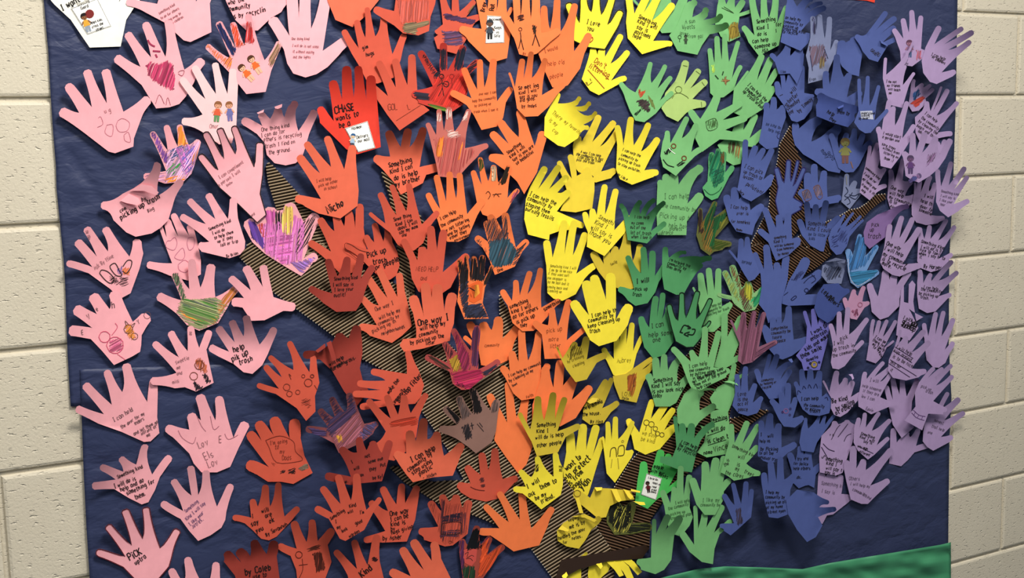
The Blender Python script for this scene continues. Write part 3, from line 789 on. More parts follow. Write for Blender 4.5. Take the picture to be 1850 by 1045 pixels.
or|906,524 932,506 958,490 977,484 1012,542|925,544 939,534 953,532 978,556|1000,560 974,590 964,598 944,599 926,584 917,552|orange paper hand reading do for others is pick up|w=11 L=8 z=25
t 922 558 20 8 k something
t 925 567 18 8 k kind I will
t 928 577 22 8 k do for others
t 934 586 22 8 k is pick up
t 941 592 15 7 k they
t 984 562 28 8 k something
or|963,582 997,556 1028,541 1059,592|990,588 1008,590 1024,615|1050,606 1030,625 1021,648 984,649 979,605|orange paper hand with the pencilled words pick up more litter|w=12 L=4 z=26
t 988 602 10 9 p pick up
t 992 617 6 9 p more
t 994 629 4 8 p litter
or|906,662 924,634 942,594 974,598 990,657|921,672 937,654 954,652 978,676|990,680 982,705 966,720 942,724 928,712 912,682|orange paper hand reading I can help my community by cleaning|w=13 L=3
t 919 682 22 6 n I can help my community
t 921 691 25 6 n by cleaning up my
t 926 699 25 5 n town
t 952 720 20 6 p Faith
or|985,662 1013,650 1049,664 1068,698|1000,701 1017,697 1033,723|1058,728 1040,756 1012,771 975,775 961,760 962,732 972,700|large plain orange paper hand behind the yellow help other people hand|w=15 L=5
so|756,960 776,906 798,894 824,894 848,904|792,952 799,926 812,907 836,920|850,925 845,965 818,986 804,988 766,976|red paper hand with a box drawn in dark crayon under the cardboard branch|w=14 L=4
h 302030 1.6 -6 2.2 798,934 836,926 834,940 800,944
h 502830 2.2 85 1.6 796,904 804,904 802,980 796,974
h 502830 2.2 85 1.6 832,930 844,924 840,964 832,966
s 402020 1.4 800,946 832,944 830,964 798,966 800,946
h 402838 1.8 -2 1.8 798,960 832,958 832,970 796,970
h 8a3a30 3 80 1 776,910 846,910 842,966 800,986
t 812 983 15 6 p Chi
so|657,977 668,906 690,880 726,874 755,878|696,960 701,924 716,912 732,910|757,895 750,940 735,979 690,981|red paper hand reading one way I can be kind is by hugs|w=13 L=6
t 705 933 12 10 k One way
t 706 943 14 9 k I can be
t 707 952 12 9 k kind is
t 707 960 10 8 k by
t 708 966 16 8 k hugs giving
t 692 977 5 9 k by Asher
so|502,986 530,942 564,939 602,956|536,992 554,980 574,978|592,985 599,1016 588,1045 570,1075 540,1075 535,1030 525,1005|orange-red paper hand with a pencilled stick person and a dark phone|w=14 L=6
c 5a2018 1.2 540 1003 6
h 502018 1.2 85 2.2 566,1002 580,998 588,1028 572,1034
h 5a2a20 2 20 1.6 556,992 578,984 578,992 558,996
s 5a2018 1 546,1010 547,1030 540,1046
s 5a2018 1 540,1022 556,1020
so|569,918 581,880 610,858 644,856 688,900|602,929 615,911 634,905 662,922|680,916 658,958 624,978 614,974 594,938|coral paper hand with scattered words reading something kind will my look|w=14 L=3
t 598 940 32 7 k Something
t 632 918 15 7 k Kind
t 629 929 18 7 k will
t 606 946 10 7 k I
t 650 929 10 7 k I'm
t 610 957 25 7 k my
t 643 949 22 7 k good
t 618 963 25 7 k look
t 632 972 28 7 k warden
so|420,935 456,902 480,876 503,872 540,917|454,936 466,916 488,916 514,934|526,942 500,970 486,977 472,974 456,958 442,946|red paper hand reading will say are you ok|w=12 L=10
t 474 928 20 9 k will
t 455 936 10 8 k I
t 480 936 15 9 k are
t 455 951 20 10 k say
t 488 946 20 10 k ok
t 464 963 25 10 k you
t 482 970 28 8 k By Savannah
dr|408,997 430,993 458,976 496,977|438,1020 452,1006 482,1002|500,1005 505,1045 500,1085 440,1085 424,1040 404,1015|dark red paper hand with black writing in the bottom-left red group, cut off below|w=18 L=10
t 444 1040 12 13 k by Caleb
t 458 1046 10 9 k use to
so|605,995 639,976 681,966|645,1029 664,1022|686,1015 692,1040 705,1090 640,1090 628,1040|red paper hand with a black heart and the sideways word kind, cut off below|w=13 L=4
t 655 1044 40 14 k Kind
h 301418 1.2 30 2 672,1008 682,1008 680,1016 674,1014
ro|704,1032 725,990 745,976 784,979|742,1042 766,1031 780,1014|797,1010 814,1045 820,1090 760,1090 730,1060 715,1050|plain coral paper hand cut off by the bottom edge below the hugs hand|w=16 L=3
fl|834,974 862,950 886,970 911,986|846,986 868,985 880,1003|895,1010 880,1035 862,1060 836,1045 830,1000|hand crayoned in green, black, purple and flame orange at the bottom edge|w=12 L=4 z=-7.5
h 5a2a50 1.6 80 2.4 829,976 838,976 838,1045 832,1040
h 101216 1.4 70 2.8 842,966 872,950 872,990 844,994
h 203a28 1.6 80 2.4 836,1024 858,1024 858,1050 838,1048
h d8502a 1.6 60 2.4 872,980 884,972 880,1004 908,986 880,1034 864,1044
h 6a2a4a 1.8 70 2 876,972 886,968 880,990 872,990
f c85048 834,996 850,990 862,994 860,1014 852,1024 840,1018
s 181818 1 840,1002 846,998 844,1008 852,1004 856,1006
s 181818 1 842,1010 850,1010 854,1014
ye|1072,85 1088,86 1123,62 1136,92 1132,140|1080,99 1093,103 1103,115 1104,146|1122,150 1082,172 1066,164 1051,143 1061,112|yellow paper hand with crossed-out red words and a smiley face|w=12 L=2
t 1073 113 -28 11 r Don't
t 1063 122 -28 11 r littering
s a05a20 1.4 1074,116 1100,144
s a05a20 1.4 1062,126 1092,160
s 604018 1 1060,148 1062,152
s 604018 1 1066,142 1068,146
s 604018 1 1058,148 1062,154 1070,148
ye|1026,4 1054,-12 1078,-14 1108,-10 1123,18|1046,40 1068,20 1087,25 1099,44|1118,48 1104,72 1093,90 1060,86 1036,74 1034,50|yellow paper hand outlined in black with a love note and a red heart|w=15 L=2 o=20200c
t 1059 43 -10 9 k I Love
t 1060 55 -10 9 k You
s b02a20 1.4 1066,74 1062,70 1064,67 1067,70 1070,67 1071,72 1066,77
gr|1142,-3 1175,-30 1200,-40 1244,-30|1158,12 1188,-5 1217,17|1238,20 1225,50 1212,59 1196,60 1180,40 1165,22|plain green paper hand mostly behind a yellow hand, cut off by the top edge|L=2 w=13
ye|1135,-12 1172,-12 1192,-12 1217,6 1215,79|1146,25 1163,23 1178,37 1180,74|1206,84 1160,98 1134,69 1131,40 1133,20|yellow paper hand reading something kind daytime, top edge of the board|w=13 L=2
t 1153 32 -25 8 k Something
t 1151 41 -20 8 k Kind I will
t 1150 51 -20 8 k say is
t 1146 59 -20 8 k daytimes
t 1143 67 -15 8 k hope
yd|1045,245 1083,208 1111,219 1119,232 1113,307|1051,256 1070,257 1084,265 1086,310|1104,322 1076,330 1052,320 1037,300 1035,264|golden yellow paper hand with five thin lines, below the curled yellow hand|w=12 L=12
t 1049 276 -12 5 n A way I can help
t 1041 280 -12 5 n the community is that
t 1043 285 -12 5 n I can stay up from
t 1042 290 -12 5 n pick the trash
t 1046 314 -15 4 n by a community
ye|1010,168 1050,177,-6 1068,187,-7 1079,204,-7 1064,229,4|1008,187 1027,189 1041,197 1039,230|1044,250 1020,266 1008,263 983,245 984,212|yellow paper hand with long fingers all curling over to the side|w=9 L=16
t 997 205 -38 9 p There
t 1019 221 -38 7 p my favorite
t 991 218 -35 8 p is my
t 998 236 -40 8 p cup
ye|1115,226 1140,211 1173,222 1190,249 1190,311|1126,263 1145,263 1158,274 1164,308|1180,320 1142,334 1120,324 1113,306 1115,262|yellow paper hand reading picking up trash to stop pollution|w=12 L=6
t 1124 272 -20 5.5 n I can help the
t 1122 281 -20 5.5 n community by
t 1118 288 -20 5.5 n picking up trash
t 1116 297 -20 5.5 n to stop pollution.
t 1116 316 -35 5 n by Lila P
ye|986,301 1011,299 1026,318 1030,345 1055,409|972,342 992,342 1007,348 1006,382|1040,414 1010,418 993,424 992,434 954,424 947,396 950,360 957,340|yellow paper hand reading stoping them burning fossils|w=12 L=10
t 956 353 -20 8 k I can help the
t 953 361 -20 8 k community by
t 950 371 -20 8 k stoping them
t 949 380 -20 8 k burning fossils
yd|1009,291 1030,279 1062,302|1033,323 1042,318|1074,325 1074,345 1070,377 1040,384 1012,381 1026,350|plain yellow paper palm between the burning fossils hand and the golden hand|w=11 L=3 z=-2.5
ye|987,434 1020,398 1038,398 1058,420 1076,478|998,466 1020,460 1035,462 1041,495|1056,504 1040,532 1016,544 1000,540 989,530 987,480|yellow paper hand filled with eight rows of small pencil writing|w=13 L=3
t 994 482 -6 5 p Something kind I will
t 992 489 -6 5 p I am go to be nice
t 990 496 -6 5 p if they want ball
t 989 504 -6 5 p the neighbor is
t 990 511 -7 5 p by me ball and it
t 989 520 -6 5 p coming back and
t 990 527 -5 5 p cleaning up
ym|1070,455 1095,450 1112,445 1134,416 1157,441|1091,478 1102,460 1117,455 1143,472|1157,494 1149,520 1130,526 1100,515 1082,492|plain mustard yellow paper hand behind the thank you hand|w=13 L=3
t 1104 480 25 6 p smile
ye|1056,383 1070,377 1093,333 1113,341 1141,391|1064,399 1078,389 1093,388 1110,416|1128,422 1092,463 1060,446 1062,420 1054,400|yellow paper hand reading will say is thank you|w=12 L=2
t 1081 394 -28 9 n Something
t 1074 404 -25 9 n Kind I
t 1067 413 -25 9 n will say is
t 1063 422 -28 10 n Thank you
ye|1089,629 1113,600 1128,590 1142,583 1161,606|1109,649 1118,625 1131,623 1144,635|1150,640 1144,665 1126,684 1108,678 1096,652|yellow paper hand with one faint pencil name, just above the brown-scribbled hand|w=10 L=3
t 1115 656 5 9 p Aubrey
ym|1006,627 1040,618 1060,608 1096,641|1016,648 1049,626 1060,650|1078,656 1060,686 1040,691 1023,668|mustard hand smudged with grey over the orange pick up more litter hand|w=12 L=10 z=50
t 1026 646 20 6 p I can help
t 1026 656 20 6 p by crashing
t 1036 664 20 6 p cleaning
h 6a5a20 2.6 70 1.4 1030,625 1050,622 1052,640 1030,650
ye|1034,544 1058,507 1072,497 1103,493 1138,550|1064,570 1078,554 1095,542 1112,580|1134,588 1114,616 1082,626 1066,615 1050,586|large yellow paper hand reading keep cleaning up trash|w=18 L=2 z=10
t 1069 574 14 8 k I can help the
t 1064 583 14 8 k community by
t 1063 593 14 8 k keep cleaning up
t 1066 602 8 8 k trash
ym|1180,647 1181,657|1160,668|1163,690 1157,705 1150,728 1120,722 1110,696 1107,680 1130,676|mustard hand with a reddish brown oval scribbled on it|w=9 L=14
h 8a4a20 1.3 75 2.4 1134,680 1150,674 1148,698 1142,716 1134,704
h 3a2018 2 75 2 1140,678 1148,676 1144,704
t 1124 716 0 9 p LOVE
t 1124 723 0 6 n Colin
ye|1134,757 1179,722 1207,723 1218,738 1223,769|1155,782 1176,757 1191,762 1200,778|1216,784 1192,812 1166,822 1146,812 1141,788|yellow paper hand with a row of small pencilled people and be kind|w=12 L=5
c 5a4a20 1 1168 764 5
c 5a4a20 1 1177 767 5
c 5a4a20 1 1184 775 4
c 5a4a20 1 1188 784 4
c 5a4a20 1 1196 786 4
s 5a4a20 1 1168,769 1166,778
s 5a4a20 1 1177,772 1177,784
s 5a4a20 1 1184,779 1186,790
t 1160 785 -15 8 p we sing
t 1158 796 -12 8 p be kind
ym|1096,686 1106,683 1118,727|1086,715 1088,738|1104,745 1090,765 1066,768 1052,758 1054,738 1062,722 1076,710|mustard hand with folded finger reading help around the house|w=10 L=8
x 1060,726 1070,719 1080,720 1078,726 1066,730
t 1069 731 10 7 k I will
t 1056 741 22 7 k help around
t 1053 752 5 7 k the house.
t 1067 765 0 7 k By Nina
ye|1030,779 1054,766 1078,768 1090,791|1040,816 1059,814 1070,826|1088,812 1076,850 1066,884 1062,896 1036,900 1020,880 1017,850 1023,818|yellow paper hand reading help protect kids from danger|w=15 L=2 z=-2
t 1024 851 40 11 k want to
t 1019 874 42 12 k help protect
t 1022 887 45 11 k kids from
t 1031 891 42 11 k danger.
t 1053 886 50 13 k ylan
ye|1089,789 1098,762 1112,753 1144,761 1144,815|1093,806 1105,795 1117,794 1130,814|1141,827 1111,873 1096,856 1092,822|yellow paper hand with spectacles pencilled on the palm|w=9 L=3
s 4a3a18 1.4 1102,826 1104,812 1112,810 1114,826
s 4a3a18 1.4 1116,822 1118,808 1127,806 1127,822 1116,824
s 8a7a30 0.9 1106,830 1104,846
s 8a7a30 0.9 1116,828 1118,848
c 8a7a30 0.8 1125 798 2
ym|938,746 972,716 1000,709 1021,718 1048,769|958,776 983,760 1003,758 1007,780|1022,790 1008,818 970,825 960,798|yellow paper hand reading will do is help other people|w=12 L=12
t 970 772 4 8 k Something
t 970 783 5 8 k Kind I
t 968 795 8 8 k will do is help
t 971 809 10 8 k other people
ye|927,884 939,850 970,825 1003,818|950,880 960,863 1000,862|1017,845 1017,876 1013,895 978,921 964,908 944,892|yellow paper hand reading will ask them to be my friend|w=11 L=3 z=-0.5
t 953 884 25 10 k I
t 963 878 30 10 k will
t 956 898 22 9 k ask
t 977 885 25 10 k them to
t 968 904 22 9 k be my
t 979 911 28 9 k friend.
t 1016 852 85 8 k Mila
h 302818 1.2 60 2 966,841 972,841 972,851 967,852
bg|1163,834 1195,813 1208,820 1222,842 1229,868|1172,862 1198,846 1210,852 1208,880|1206,892 1188,902 1170,920 1147,909 1152,866|bright green hand with a printed librarian card|w=14 L=2
t 1177 844 -15 8 k people
t 1175 853 -15 7 k with our
t 1190 860 -20 7 k books
k 1168,856 1196,865 1185,904 1158,894
T 1171 865 -15 4.5 n Librarian
T 1179 874 -15 4 k Helps us
T 1178 881 -15 4 k read
T 1177 886 -15 4 k great
T 1176 890 -15 4 k books
m 1170 874 20 8 5a3a30 201818 601820 301818
od|1110,899 1145,908 1178,953|1125,915 1142,946|1170,960 1140,966 1110,967 1096,945 1097,915|olive hand densely scribbled in black and yellow crayon|w=16 L=6
h 1a1c14 1.6 75 2.2 1100,900 1116,902 1140,914 1140,944 1120,964 1100,944
h b8b048 2.4 65 1.4 1110,915 1140,920 1138,960 1108,964
h 20241a 2 -5 1.8 1130,950 1176,946 1176,956 1134,964
yd|1037,889||1066,900 1074,882 1100,883 1140,887 1146,903 1120,906 1102,915 1095,935 1080,937 1052,914|golden yellow hand with its fingers rolled down over an olive scribbled hand|w=18 L=4
x 1074,881 1088,881 1087,886 1078,888
x 1104,884 1114,884 1123,905 1118,908 1113,904
x 1126,884 1135,887 1144,898 1139,903 1134,898
x 1140,884 1157,888 1156,891 1140,888
x 1144,906 1164,908 1166,913 1156,913
c 8a6a20 1 1043 892 6
yd|1085,935||1068,958 1058,976 1046,992 1024,988 1008,978 1006,960 1018,945 1046,930 1068,942|yellow hand with curled fingers reading helping is by holding the door|w=12 L=6
x 1032,934 1056,929 1078,940 1074,944 1056,936
x 1040,902 1046,900 1054,928 1047,928
x 1008,957 1016,950 1028,958 1026,961
t 1028 943 20 6 k helping
t 1030 956 20 8 k me is by
t 1010 976 20 7 k holding the door
t 1034 976 15 7 k notes.
t 1018 984 15 6 k for
ye|1061,999|0,0|1050,1012 1050,1060 1010,1060 1019,1036 1034,1020 1044,1010|yellow hand with one pointed finger in front of the folded cardboard, cut off below|w=8 L=4
x 1014,1036 1021,1029 1026,1040 1022,1046 1016,1044
ye|1110,1000|0,0|1106,1012 1104,1020 1098,1034 1082,1048 1066,1060 1062,1040 1064,1022 1070,1013 1092,1006|yellow hand at the bottom edge with four long fingers bending down over the cardboard|w=18 L=0
x 1071,1014 1084,1010 1089,1024 1085,1029 1079,1022
x 1090,1010 1102,1007 1117,1020 1127,1040 1119,1043 1110,1030
x 1100,1006 1113,1003 1136,1024 1148,1052 1137,1054 1126,1034
x 1112,1004 1128,1002 1146,1016 1160,1034 1152,1040 1136,1022
gr|1303,-8 1325,-12 1344,0 1366,16|1312,8 1328,14 1335,24|1336,30 1333,48 1338,66 1317,76 1302,66 1292,44 1296,10|green paper hand with a brown house drawn at the wrist|w=11 L=10
h 7a6a2a 1.2 80 2.4 1316,48 1326,40 1332,42 1338,64 1318,74
s 4a4018 1 1320,62 1321,50 1326,48 1329,50 1330,60
s 30502a 1 1304,14 1326,24 1308,12
gr|1257,0,2 1279,15,-3 1306,28,-3 1317,45,-2|1251,31 1270,36 1280,44|1282,62 1268,82 1260,99 1224,92 1209,64 1224,45 1238,8|green paper hand with dark curled fingers and a small pencilled figure at the wrist|w=12 L=18
t 1238 42 5 8 p A sun
t 1233 53 5 8 p Wyatts
t 1228 62 -8 7 p loves
t 1244 68 0 7 p from gal
c 284a28 1 1228 67 3
s 284a28 1 1228,70 1228,76
m 1239 66 16 0 4a5a40 202a20 3a4a38 304030
gr|1282,87 1295,65 1309,61 1334,74 1339,118|1291,114 1304,109 1317,112 1322,143|1332,142 1326,162 1307,176 1292,177 1283,168 1282,140|green paper hand with a brown cross and short marker dashes|w=9 L=3
h 7a5a3a 1 80 2 1309,140 1313,140 1313,152 1309,152
h 7a5a3a 1 5 2 1305,144 1317,144 1317,148 1305,148
h 98b84a 1.2 80 2 1286,118 1291,118 1291,130 1286,130
s 203a20 2 1292,136 1298,143
s 203a20 2 1307,129 1305,136
gr|1342,47 1358,-5 1380,-9 1402,-6 1422,10|1363,64 1374,35 1389,33 1404,42|1414,48 1407,82 1394,89 1371,101 1352,76|green paper hand reading something kind I can is help someone up|w=11 L=2
t 1367 42 8 8 k Something
t 1368 54 8 8 k Kind I
t 1402 48 8 8 k for
t 1401 58 8 7 k I
t 1369 65 5 8 k do is
t 1360 78 8 8 k can help
t 1364 88 10 8 k someone up
t 1377 95 10 8 k ASA
lg|1240,109 1264,125 1277,145 1276,188|1236,154 1247,160 1251,179|1250,198 1240,204 1225,220 1204,210 1195,196 1202,168 1220,146|pale lime paper hand with drawn fingernails and a pencilled ring|w=13 L=3
c 5a6a30 0.9 1226 162 6
s 5a6a30 0.9 1218,170 1228,168 1240,174 1244,178
s 5a6a30 0.9 1218,172 1214,178
s 5a6a30 0.8 1234,118 1242,120
s 5a6a30 0.8 1257,128 1265,134
s 5a6a30 0.8 1268,148 1273,155
s 5a6a30 0.8 1267,184 1268,193
gr|1120,149 1176,112 1203,117 1213,138 1216,166|1148,167 1177,150 1188,160 1192,182|1204,182 1185,205 1164,221 1148,218 1138,200 1130,180|green paper hand with a red heart and a brown hammer|w=9 L=4
h b04a30 1.1 60 2.4 1154,162 1160,166 1166,164 1164,170 1157,176
h 3a3030 1.2 40 2.4 1150,184 1160,179 1172,184 1174,205 1162,198
h 6a7a40 1.2 -65 2.4 1170,172 1178,180 1184,198 1178,194
h 1a3020 1.2 60 2 1146,206 1158,196 1158,200 1148,210
gr|1345,187 1366,206 1383,234|1343,235 1354,250|1362,266 1345,264 1338,296 1325,299 1312,291 1296,262 1320,245|green paper hand with brown pencil streaks at the wrist, behind the notebook hand|w=12 L=3
h 4a3a28 2 85 1.8 1315,256 1328,258 1326,280 1316,276
h 8a6a3a 2 80 1.8 1332,258 1338,258 1336,284 1328,286
gr|1352,128 1378,98 1394,103 1405,124 1398,156|1337,152 1368,145 1382,153 1384,169|1390,182 1377,198 1350,215 1322,202 1326,160|green paper hand with bold black slanted writing about helping the community|w=12 L=3
t 1350 154 -42 7 k I can help the
t 1346 161 -42 7 k community by picking
t 1342 166 -42 7 k up trash around
gr|1246,199 1298,170 1341,185 1350,212 1348,250|1265,215 1294,203 1306,217 1310,235|1300,252 1268,275 1252,242 1256,226|green paper hand turned sideways with a notebook pencilled on the palm|w=13 L=2
h 3a5a30 1.6 80 1.2 1276,218 1294,216 1294,230 1280,232
s 3a5a30 1 1275,220 1292,214 1296,230 1280,236 1275,220
gr|1193,325 1203,314 1217,312 1267,299,5 1268,350|1198,352 1211,336 1226,334 1242,368|1252,386 1241,400 1240,425 1188,425 1186,385 1187,350|green paper hand with a straight wrist and one dark bent finger reading picking up|w=16 L=14
t 1200 360 3 10 p I can help
t 1196 374 -8 8 p the community by
t 1192 393 -5 10 p Picking up trash
t 1196 409 -5 9 p to help have
t 1210 416 0 7 p planets
t 1196 423 0 7 p Franco
gr|1206,236 1242,211 1259,223 1268,268|1211,259 1232,250 1249,275|1256,282 1240,298 1221,318 1198,302 1193,282 1197,256|green paper hand with two brown-haired drawn girls above a curved black line|w=10 L=4
c 6a4a28 2 1217 264 4
c 6a4a28 2 1236 286 4
h 101814 1.2 70 2.2 1200,276 1210,268 1214,272 1202,282
h 101814 1.2 40 2.2 1222,298 1234,290 1236,296 1224,302
s e8f0e0 1.2 1208,268 1214,274 1220,278
s 101814 1.6 1198,288 1206,298 1218,302
t 1200 306 -40 6 n Nina
gn|1286,275 1298,268 1308,274 1325,300|1291,295 1300,294 1310,312|1318,318 1308,338 1297,358 1286,362 1274,354 1269,339 1278,328 1280,303|small green hand scribbled with teal and dark green crayon leaves|w=10 L=5
h 1f6a4a 1.8 70 2.2 1282,276 1300,272 1308,300 1308,326 1290,340 1282,320
h 6a4a2a 1.3 85 2 1302,276 1308,276 1308,298 1302,298
h 1a5040 2 30 1.8 1284,306 1306,306 1304,330 1290,338
s 1f5a38 1.2 1272,342 1284,352 1298,346 1304,338
gd|1121,368,-2 1157,362,2 1183,359,3 1201,364,3 1203,402|1136,392 1157,387 1166,392 1176,418|1186,422 1169,440 1134,434 1129,405|dark green paper hand with curled fingers reading out of trash|w=9 L=16
t 1146 394 -3 6 n I can help
t 1141 405 -3 6 n my comm
t 1139 413 -3 6 n out of the
t 1139 423 -3 7 n lot of trash
t 1141 430 -3 6 n when I see it
od|1265,376 1293,364 1318,377 1324,387 1322,441|1270,401 1286,395 1299,399 1291,431|1305,452 1290,455 1282,462 1266,450 1258,425 1262,395|dark hand crayoned bottle green, brown and black near the blue homeless hand|w=10 L=6
h 1a4a28 1.4 70 2.4 1272,400 1292,366 1300,390 1320,380 1292,420 1290,450 1274,440
h 3a2a20 1.4 85 2.4 1262,378 1268,378 1270,420 1262,420
h 6a6a28 1.8 60 2 1300,400 1322,388 1300,418
h 3a4a18 2 20 1.8 1290,434 1320,440 1296,452 1284,450
h 7a5a28 2.6 70 1.4 1264,400 1290,398 1286,458 1270,450
gd|1117,521 1133,462 1162,446 1179,453 1202,478|1146,524 1158,494 1172,490 1183,499|1190,510 1184,528 1170,548 1148,553 1134,543|green paper hand reading I will pick up, on the yellow hand's corner|w=11 L=10
t 1150 512 5 10 k I will
t 1148 526 5 7 k Pick up
t 1143 534 -8 7 k trash
gd|1202,446 1240,455,3 1272,468,3 1286,465,3 1269,477|1209,466 1226,466 1250,470 1247,492|1259,492 1246,512 1235,532 1222,533 1200,523 1196,498|green paper hand with three dark fingers swept sideways reading I'm helping|w=10 L=20
t 1208 471 -18 6 k I'm helping the
t 1206 477 -18 6 k community by
t 1204 483 -18 6 k then doing
gr|1252,519 1265,493 1280,484 1298,485 1322,548|1262,540 1279,535 1291,526 1304,554|1317,565 1306,585 1290,600 1276,600 1266,575 1262,550|plain green paper hand with pale pencil lines behind the recycling symbol hand|w=11 L=3
t 1280 558 20 5 p all help our
t 1277 566 20 5 p community by
t 1276 572 18 5 p recycling our trash
gd|1157,572 1185,535 1198,529 1209,552|1173,592 1187,574 1196,576|1214,590 1217,618 1200,642 1180,648 1164,628 1157,600|green paper hand reading I can help some one|w=11 L=6
t 1177 593 10 10 n I can
t 1173 610 8 10 n help some
t 1180 619 8 10 n one
gd|1208,549 1232,528 1261,525 1285,539 1284,580|1224,579 1239,573 1259,575 1269,592|1273,598 1267,612 1254,628 1240,629 1220,618 1213,595|green paper hand outlined in black with a recycling symbol|w=11 L=4 o=0c1810
s 0c1a10 2.2 1229,600 1236,588 1246,592
s 0c1a10 2.2 1242,588 1248,593 1242,594
s 0c1a10 2.2 1250,595 1256,596 1252,605 1242,604
s 0c1a10 2.2 1246,600 1236,604 1244,608
s 0c1a10 2.2 1228,600 1234,602
gr|1170,676 1184,646 1200,640 1227,646,3 1248,676|1180,682 1193,668 1207,670 1224,692|1240,695 1228,716 1222,728 1210,735 1184,735 1178,714 1169,688|green paper hand reading something kind, you look nice today|w=12 L=5
t 1181 692 8 8 k Something
t 1178 702 8 8 k Kind I will say
t 1178 711 5 8 k is you look nice
t 1180 719 5 7 k today
gr|1309,565 1340,571 1344,584 1353,638|1314,609 1323,614 1325,646|1336,652 1308,667 1290,663 1302,622 1303,600|plain green paper hand whose thumb reaches over a mauve crayoned hand|w=11 L=2
gr|1214,628 1248,633 1274,590 1299,598 1319,670|1248,654 1262,646 1279,647 1289,664|1312,682 1285,695 1266,706 1250,704 1243,690 1232,660|green paper hand crowded with black writing down to its thumb|w=11 L=3
t 1245 666 12 7.5 n I can help
t 1246 673 10 6 k the community
t 1248 680 10 6 k by putting paper
t 1252 686 12 6 k in the right bin
t 1252 693 25 6 k get them home to keep
t 1256 699 25 6 k them out of the ground
t 1260 704 20 6 k help clean
gr|1327,656 1351,676,4|1326,690|1335,690 1330,705 1322,730 1316,744 1290,738 1282,720 1296,700 1314,690|crumpled plain green palm with fingers curled away, above the underlined clean trash hand|w=9 L=12
x 1304,690 1318,688 1330,692 1334,697 1326,694 1316,692
gr|1317,803|0,0|1318,760 1316,795 1318,820 1277,827 1259,818 1272,800 1275,785 1264,768 1283,776 1284,744 1300,740 1315,742|green paper hand with underlined writing about clean trash|w=3 L=2
t 1280 763 10 8 k Something kind
s 101810 1 1279,767 1312,757
t 1278 783 12 9 k I will do
s 101810 1 1278,788 1306,778
t 1279 802 15 9 k is clean trash
s 101810 1 1279,805 1312,795
t 1272 822 10 8 k name
t 1290 817 14 12 n Vincent
gr|1270,706,3 1293,732|1264,742|1282,748 1264,762 1256,773 1233,773 1224,764 1223,740 1236,712 1250,700|plain smooth green palm with its fingers rolled back, right of the yellow be kind hand|w=13 L=8
x 1262,708 1276,701 1292,703 1295,708 1284,705 1270,707
gd|1219,752 1232,765 1250,765 1290,764,2|1227,787 1240,787 1254,792|1266,796 1260,812 1250,854 1234,852 1192,836 1193,825 1215,826 1222,808 1220,785|green paper hand reading the community by recycling in slanted black|w=12 L=5
t 1229 800 -22 7 k I can help
t 1226 806 -22 6 k the community
t 1224 812 -22 7 k by recycling
gr|1196,886 1218,880 1230,842 1246,858|1211,910 1221,898 1235,896|1246,894 1246,918 1252,935 1246,950 1230,970 1211,964 1204,940 1200,915|green paper hand with faint pencil lines left of the I like my hand|w=11 L=4
t 1220 912 12 6 p I will help
t 1208 922 14 6 p the community by
t 1212 932 12 6 p picking up
t 1212 940 14 6 p trash and plant
gr|1230,961 1256,914 1274,926 1306,913 1322,940|1254,985 1261,956 1276,954 1290,963|1300,966 1291,992 1288,1020 1268,1016 1246,998|plain light green paper hand, lowest one above the green paper strip|w=12 L=8
gr|1250,864 1274,834 1294,827 1308,824 1319,866|1266,889 1282,859 1296,863 1306,873|1308,888 1306,905 1292,931 1273,931 1258,912|green paper hand with two faint lines starting I like my|w=14 L=3
t 1269 907 0 8 p I like my
t 1266 915 0 6 p community being clean
gr|1150,1015 1182,938 1208,930 1231,933|1176,1008 1185,966 1202,958|1218,968 1213,1012 1200,1030 1184,1038 1158,1030|plain green paper hand with two dark fingers beside the cardboard foot|w=13 L=14
gr|1321,766 1351,761 1371,767 1370,806 1374,857|1327,801 1341,803 1352,816 1348,838|1352,864 1326,869 1314,860 1302,854 1310,825 1317,800|green paper hand with spread-out words ending in cares, beside the blue picking hand|w=11 L=4
t 1322 808 -25 7 n Something kind
t 1333 828 -15 8 n will
t 1314 835 20 7 n is
t 1331 843 -5 8 n is
t 1309 843 20 7 n the
t 1328 850 -8 8 n my
t 1310 856 -15 8 n the cares
t 1344 854 -25 8 n trees
gc|1296,532 1308,489 1322,479 1352,508 1391,510|1322,535 1328,519 1340,520 1362,530|1376,540 1364,560 1345,564 1327,550 1322,542|hand crayoned olive, brown and teal with a bright green thumb|w=12 L=4
h 7a5a3a 1.8 65 2.4 1318,480 1330,478 1346,522 1344,548 1334,520
h 9a9a30 1.6 85 2.4 1344,508 1358,510 1360,540 1346,545
h 2a8a5a 1.6 55 2.6 1366,536 1386,505 1393,512 1376,540 1364,556 1356,540
h 8a9a50 2 65 1.8 1306,488 1312,486 1330,520 1336,545 1322,530
h 5a4a38 1.8 60 2 1335,530 1348,530 1358,558 1346,562
h 6a9a60 2 -15 1.8 1298,532 1324,540 1330,550 1322,546
bl|1403,147 1413,131 1430,122 1449,118 1471,174|1412,164 1419,151 1440,148 1453,168|1471,177 1466,198 1453,215 1440,221 1430,218 1418,193 1401,170|blue paper hand reading I will be better someday, by the cardboard tip|w=11 L=2
t 1408 172 -60 7 n I
t 1430 170 40 9 n will
t 1418 190 -40 8 n be
t 1426 186 40 8 n better
t 1424 200 40 8 n someday
t 1427 207 40 7 n pay
t 1444 204 45 8 n by Timmay
bl|1392,97 1426,80 1448,85|1403,103 1428,101|1453,98 1450,125 1440,152 1427,133 1407,134 1400,112|plain blue paper hand under the picking of trash hand near the top|w=12 L=2
t 1411 131 0 5 p Liam
bl|1424,-10 1468,-5,3 1486,4,3 1492,12,3 1467,64|1440,12 1454,18 1456,26 1448,55|1460,78 1446,92 1410,76 1416,45 1420,10|blue paper hand with five black lines of writing, top of the blue group|w=10 L=20 z=-0.2
t 1416 33 -10 6 k can help my
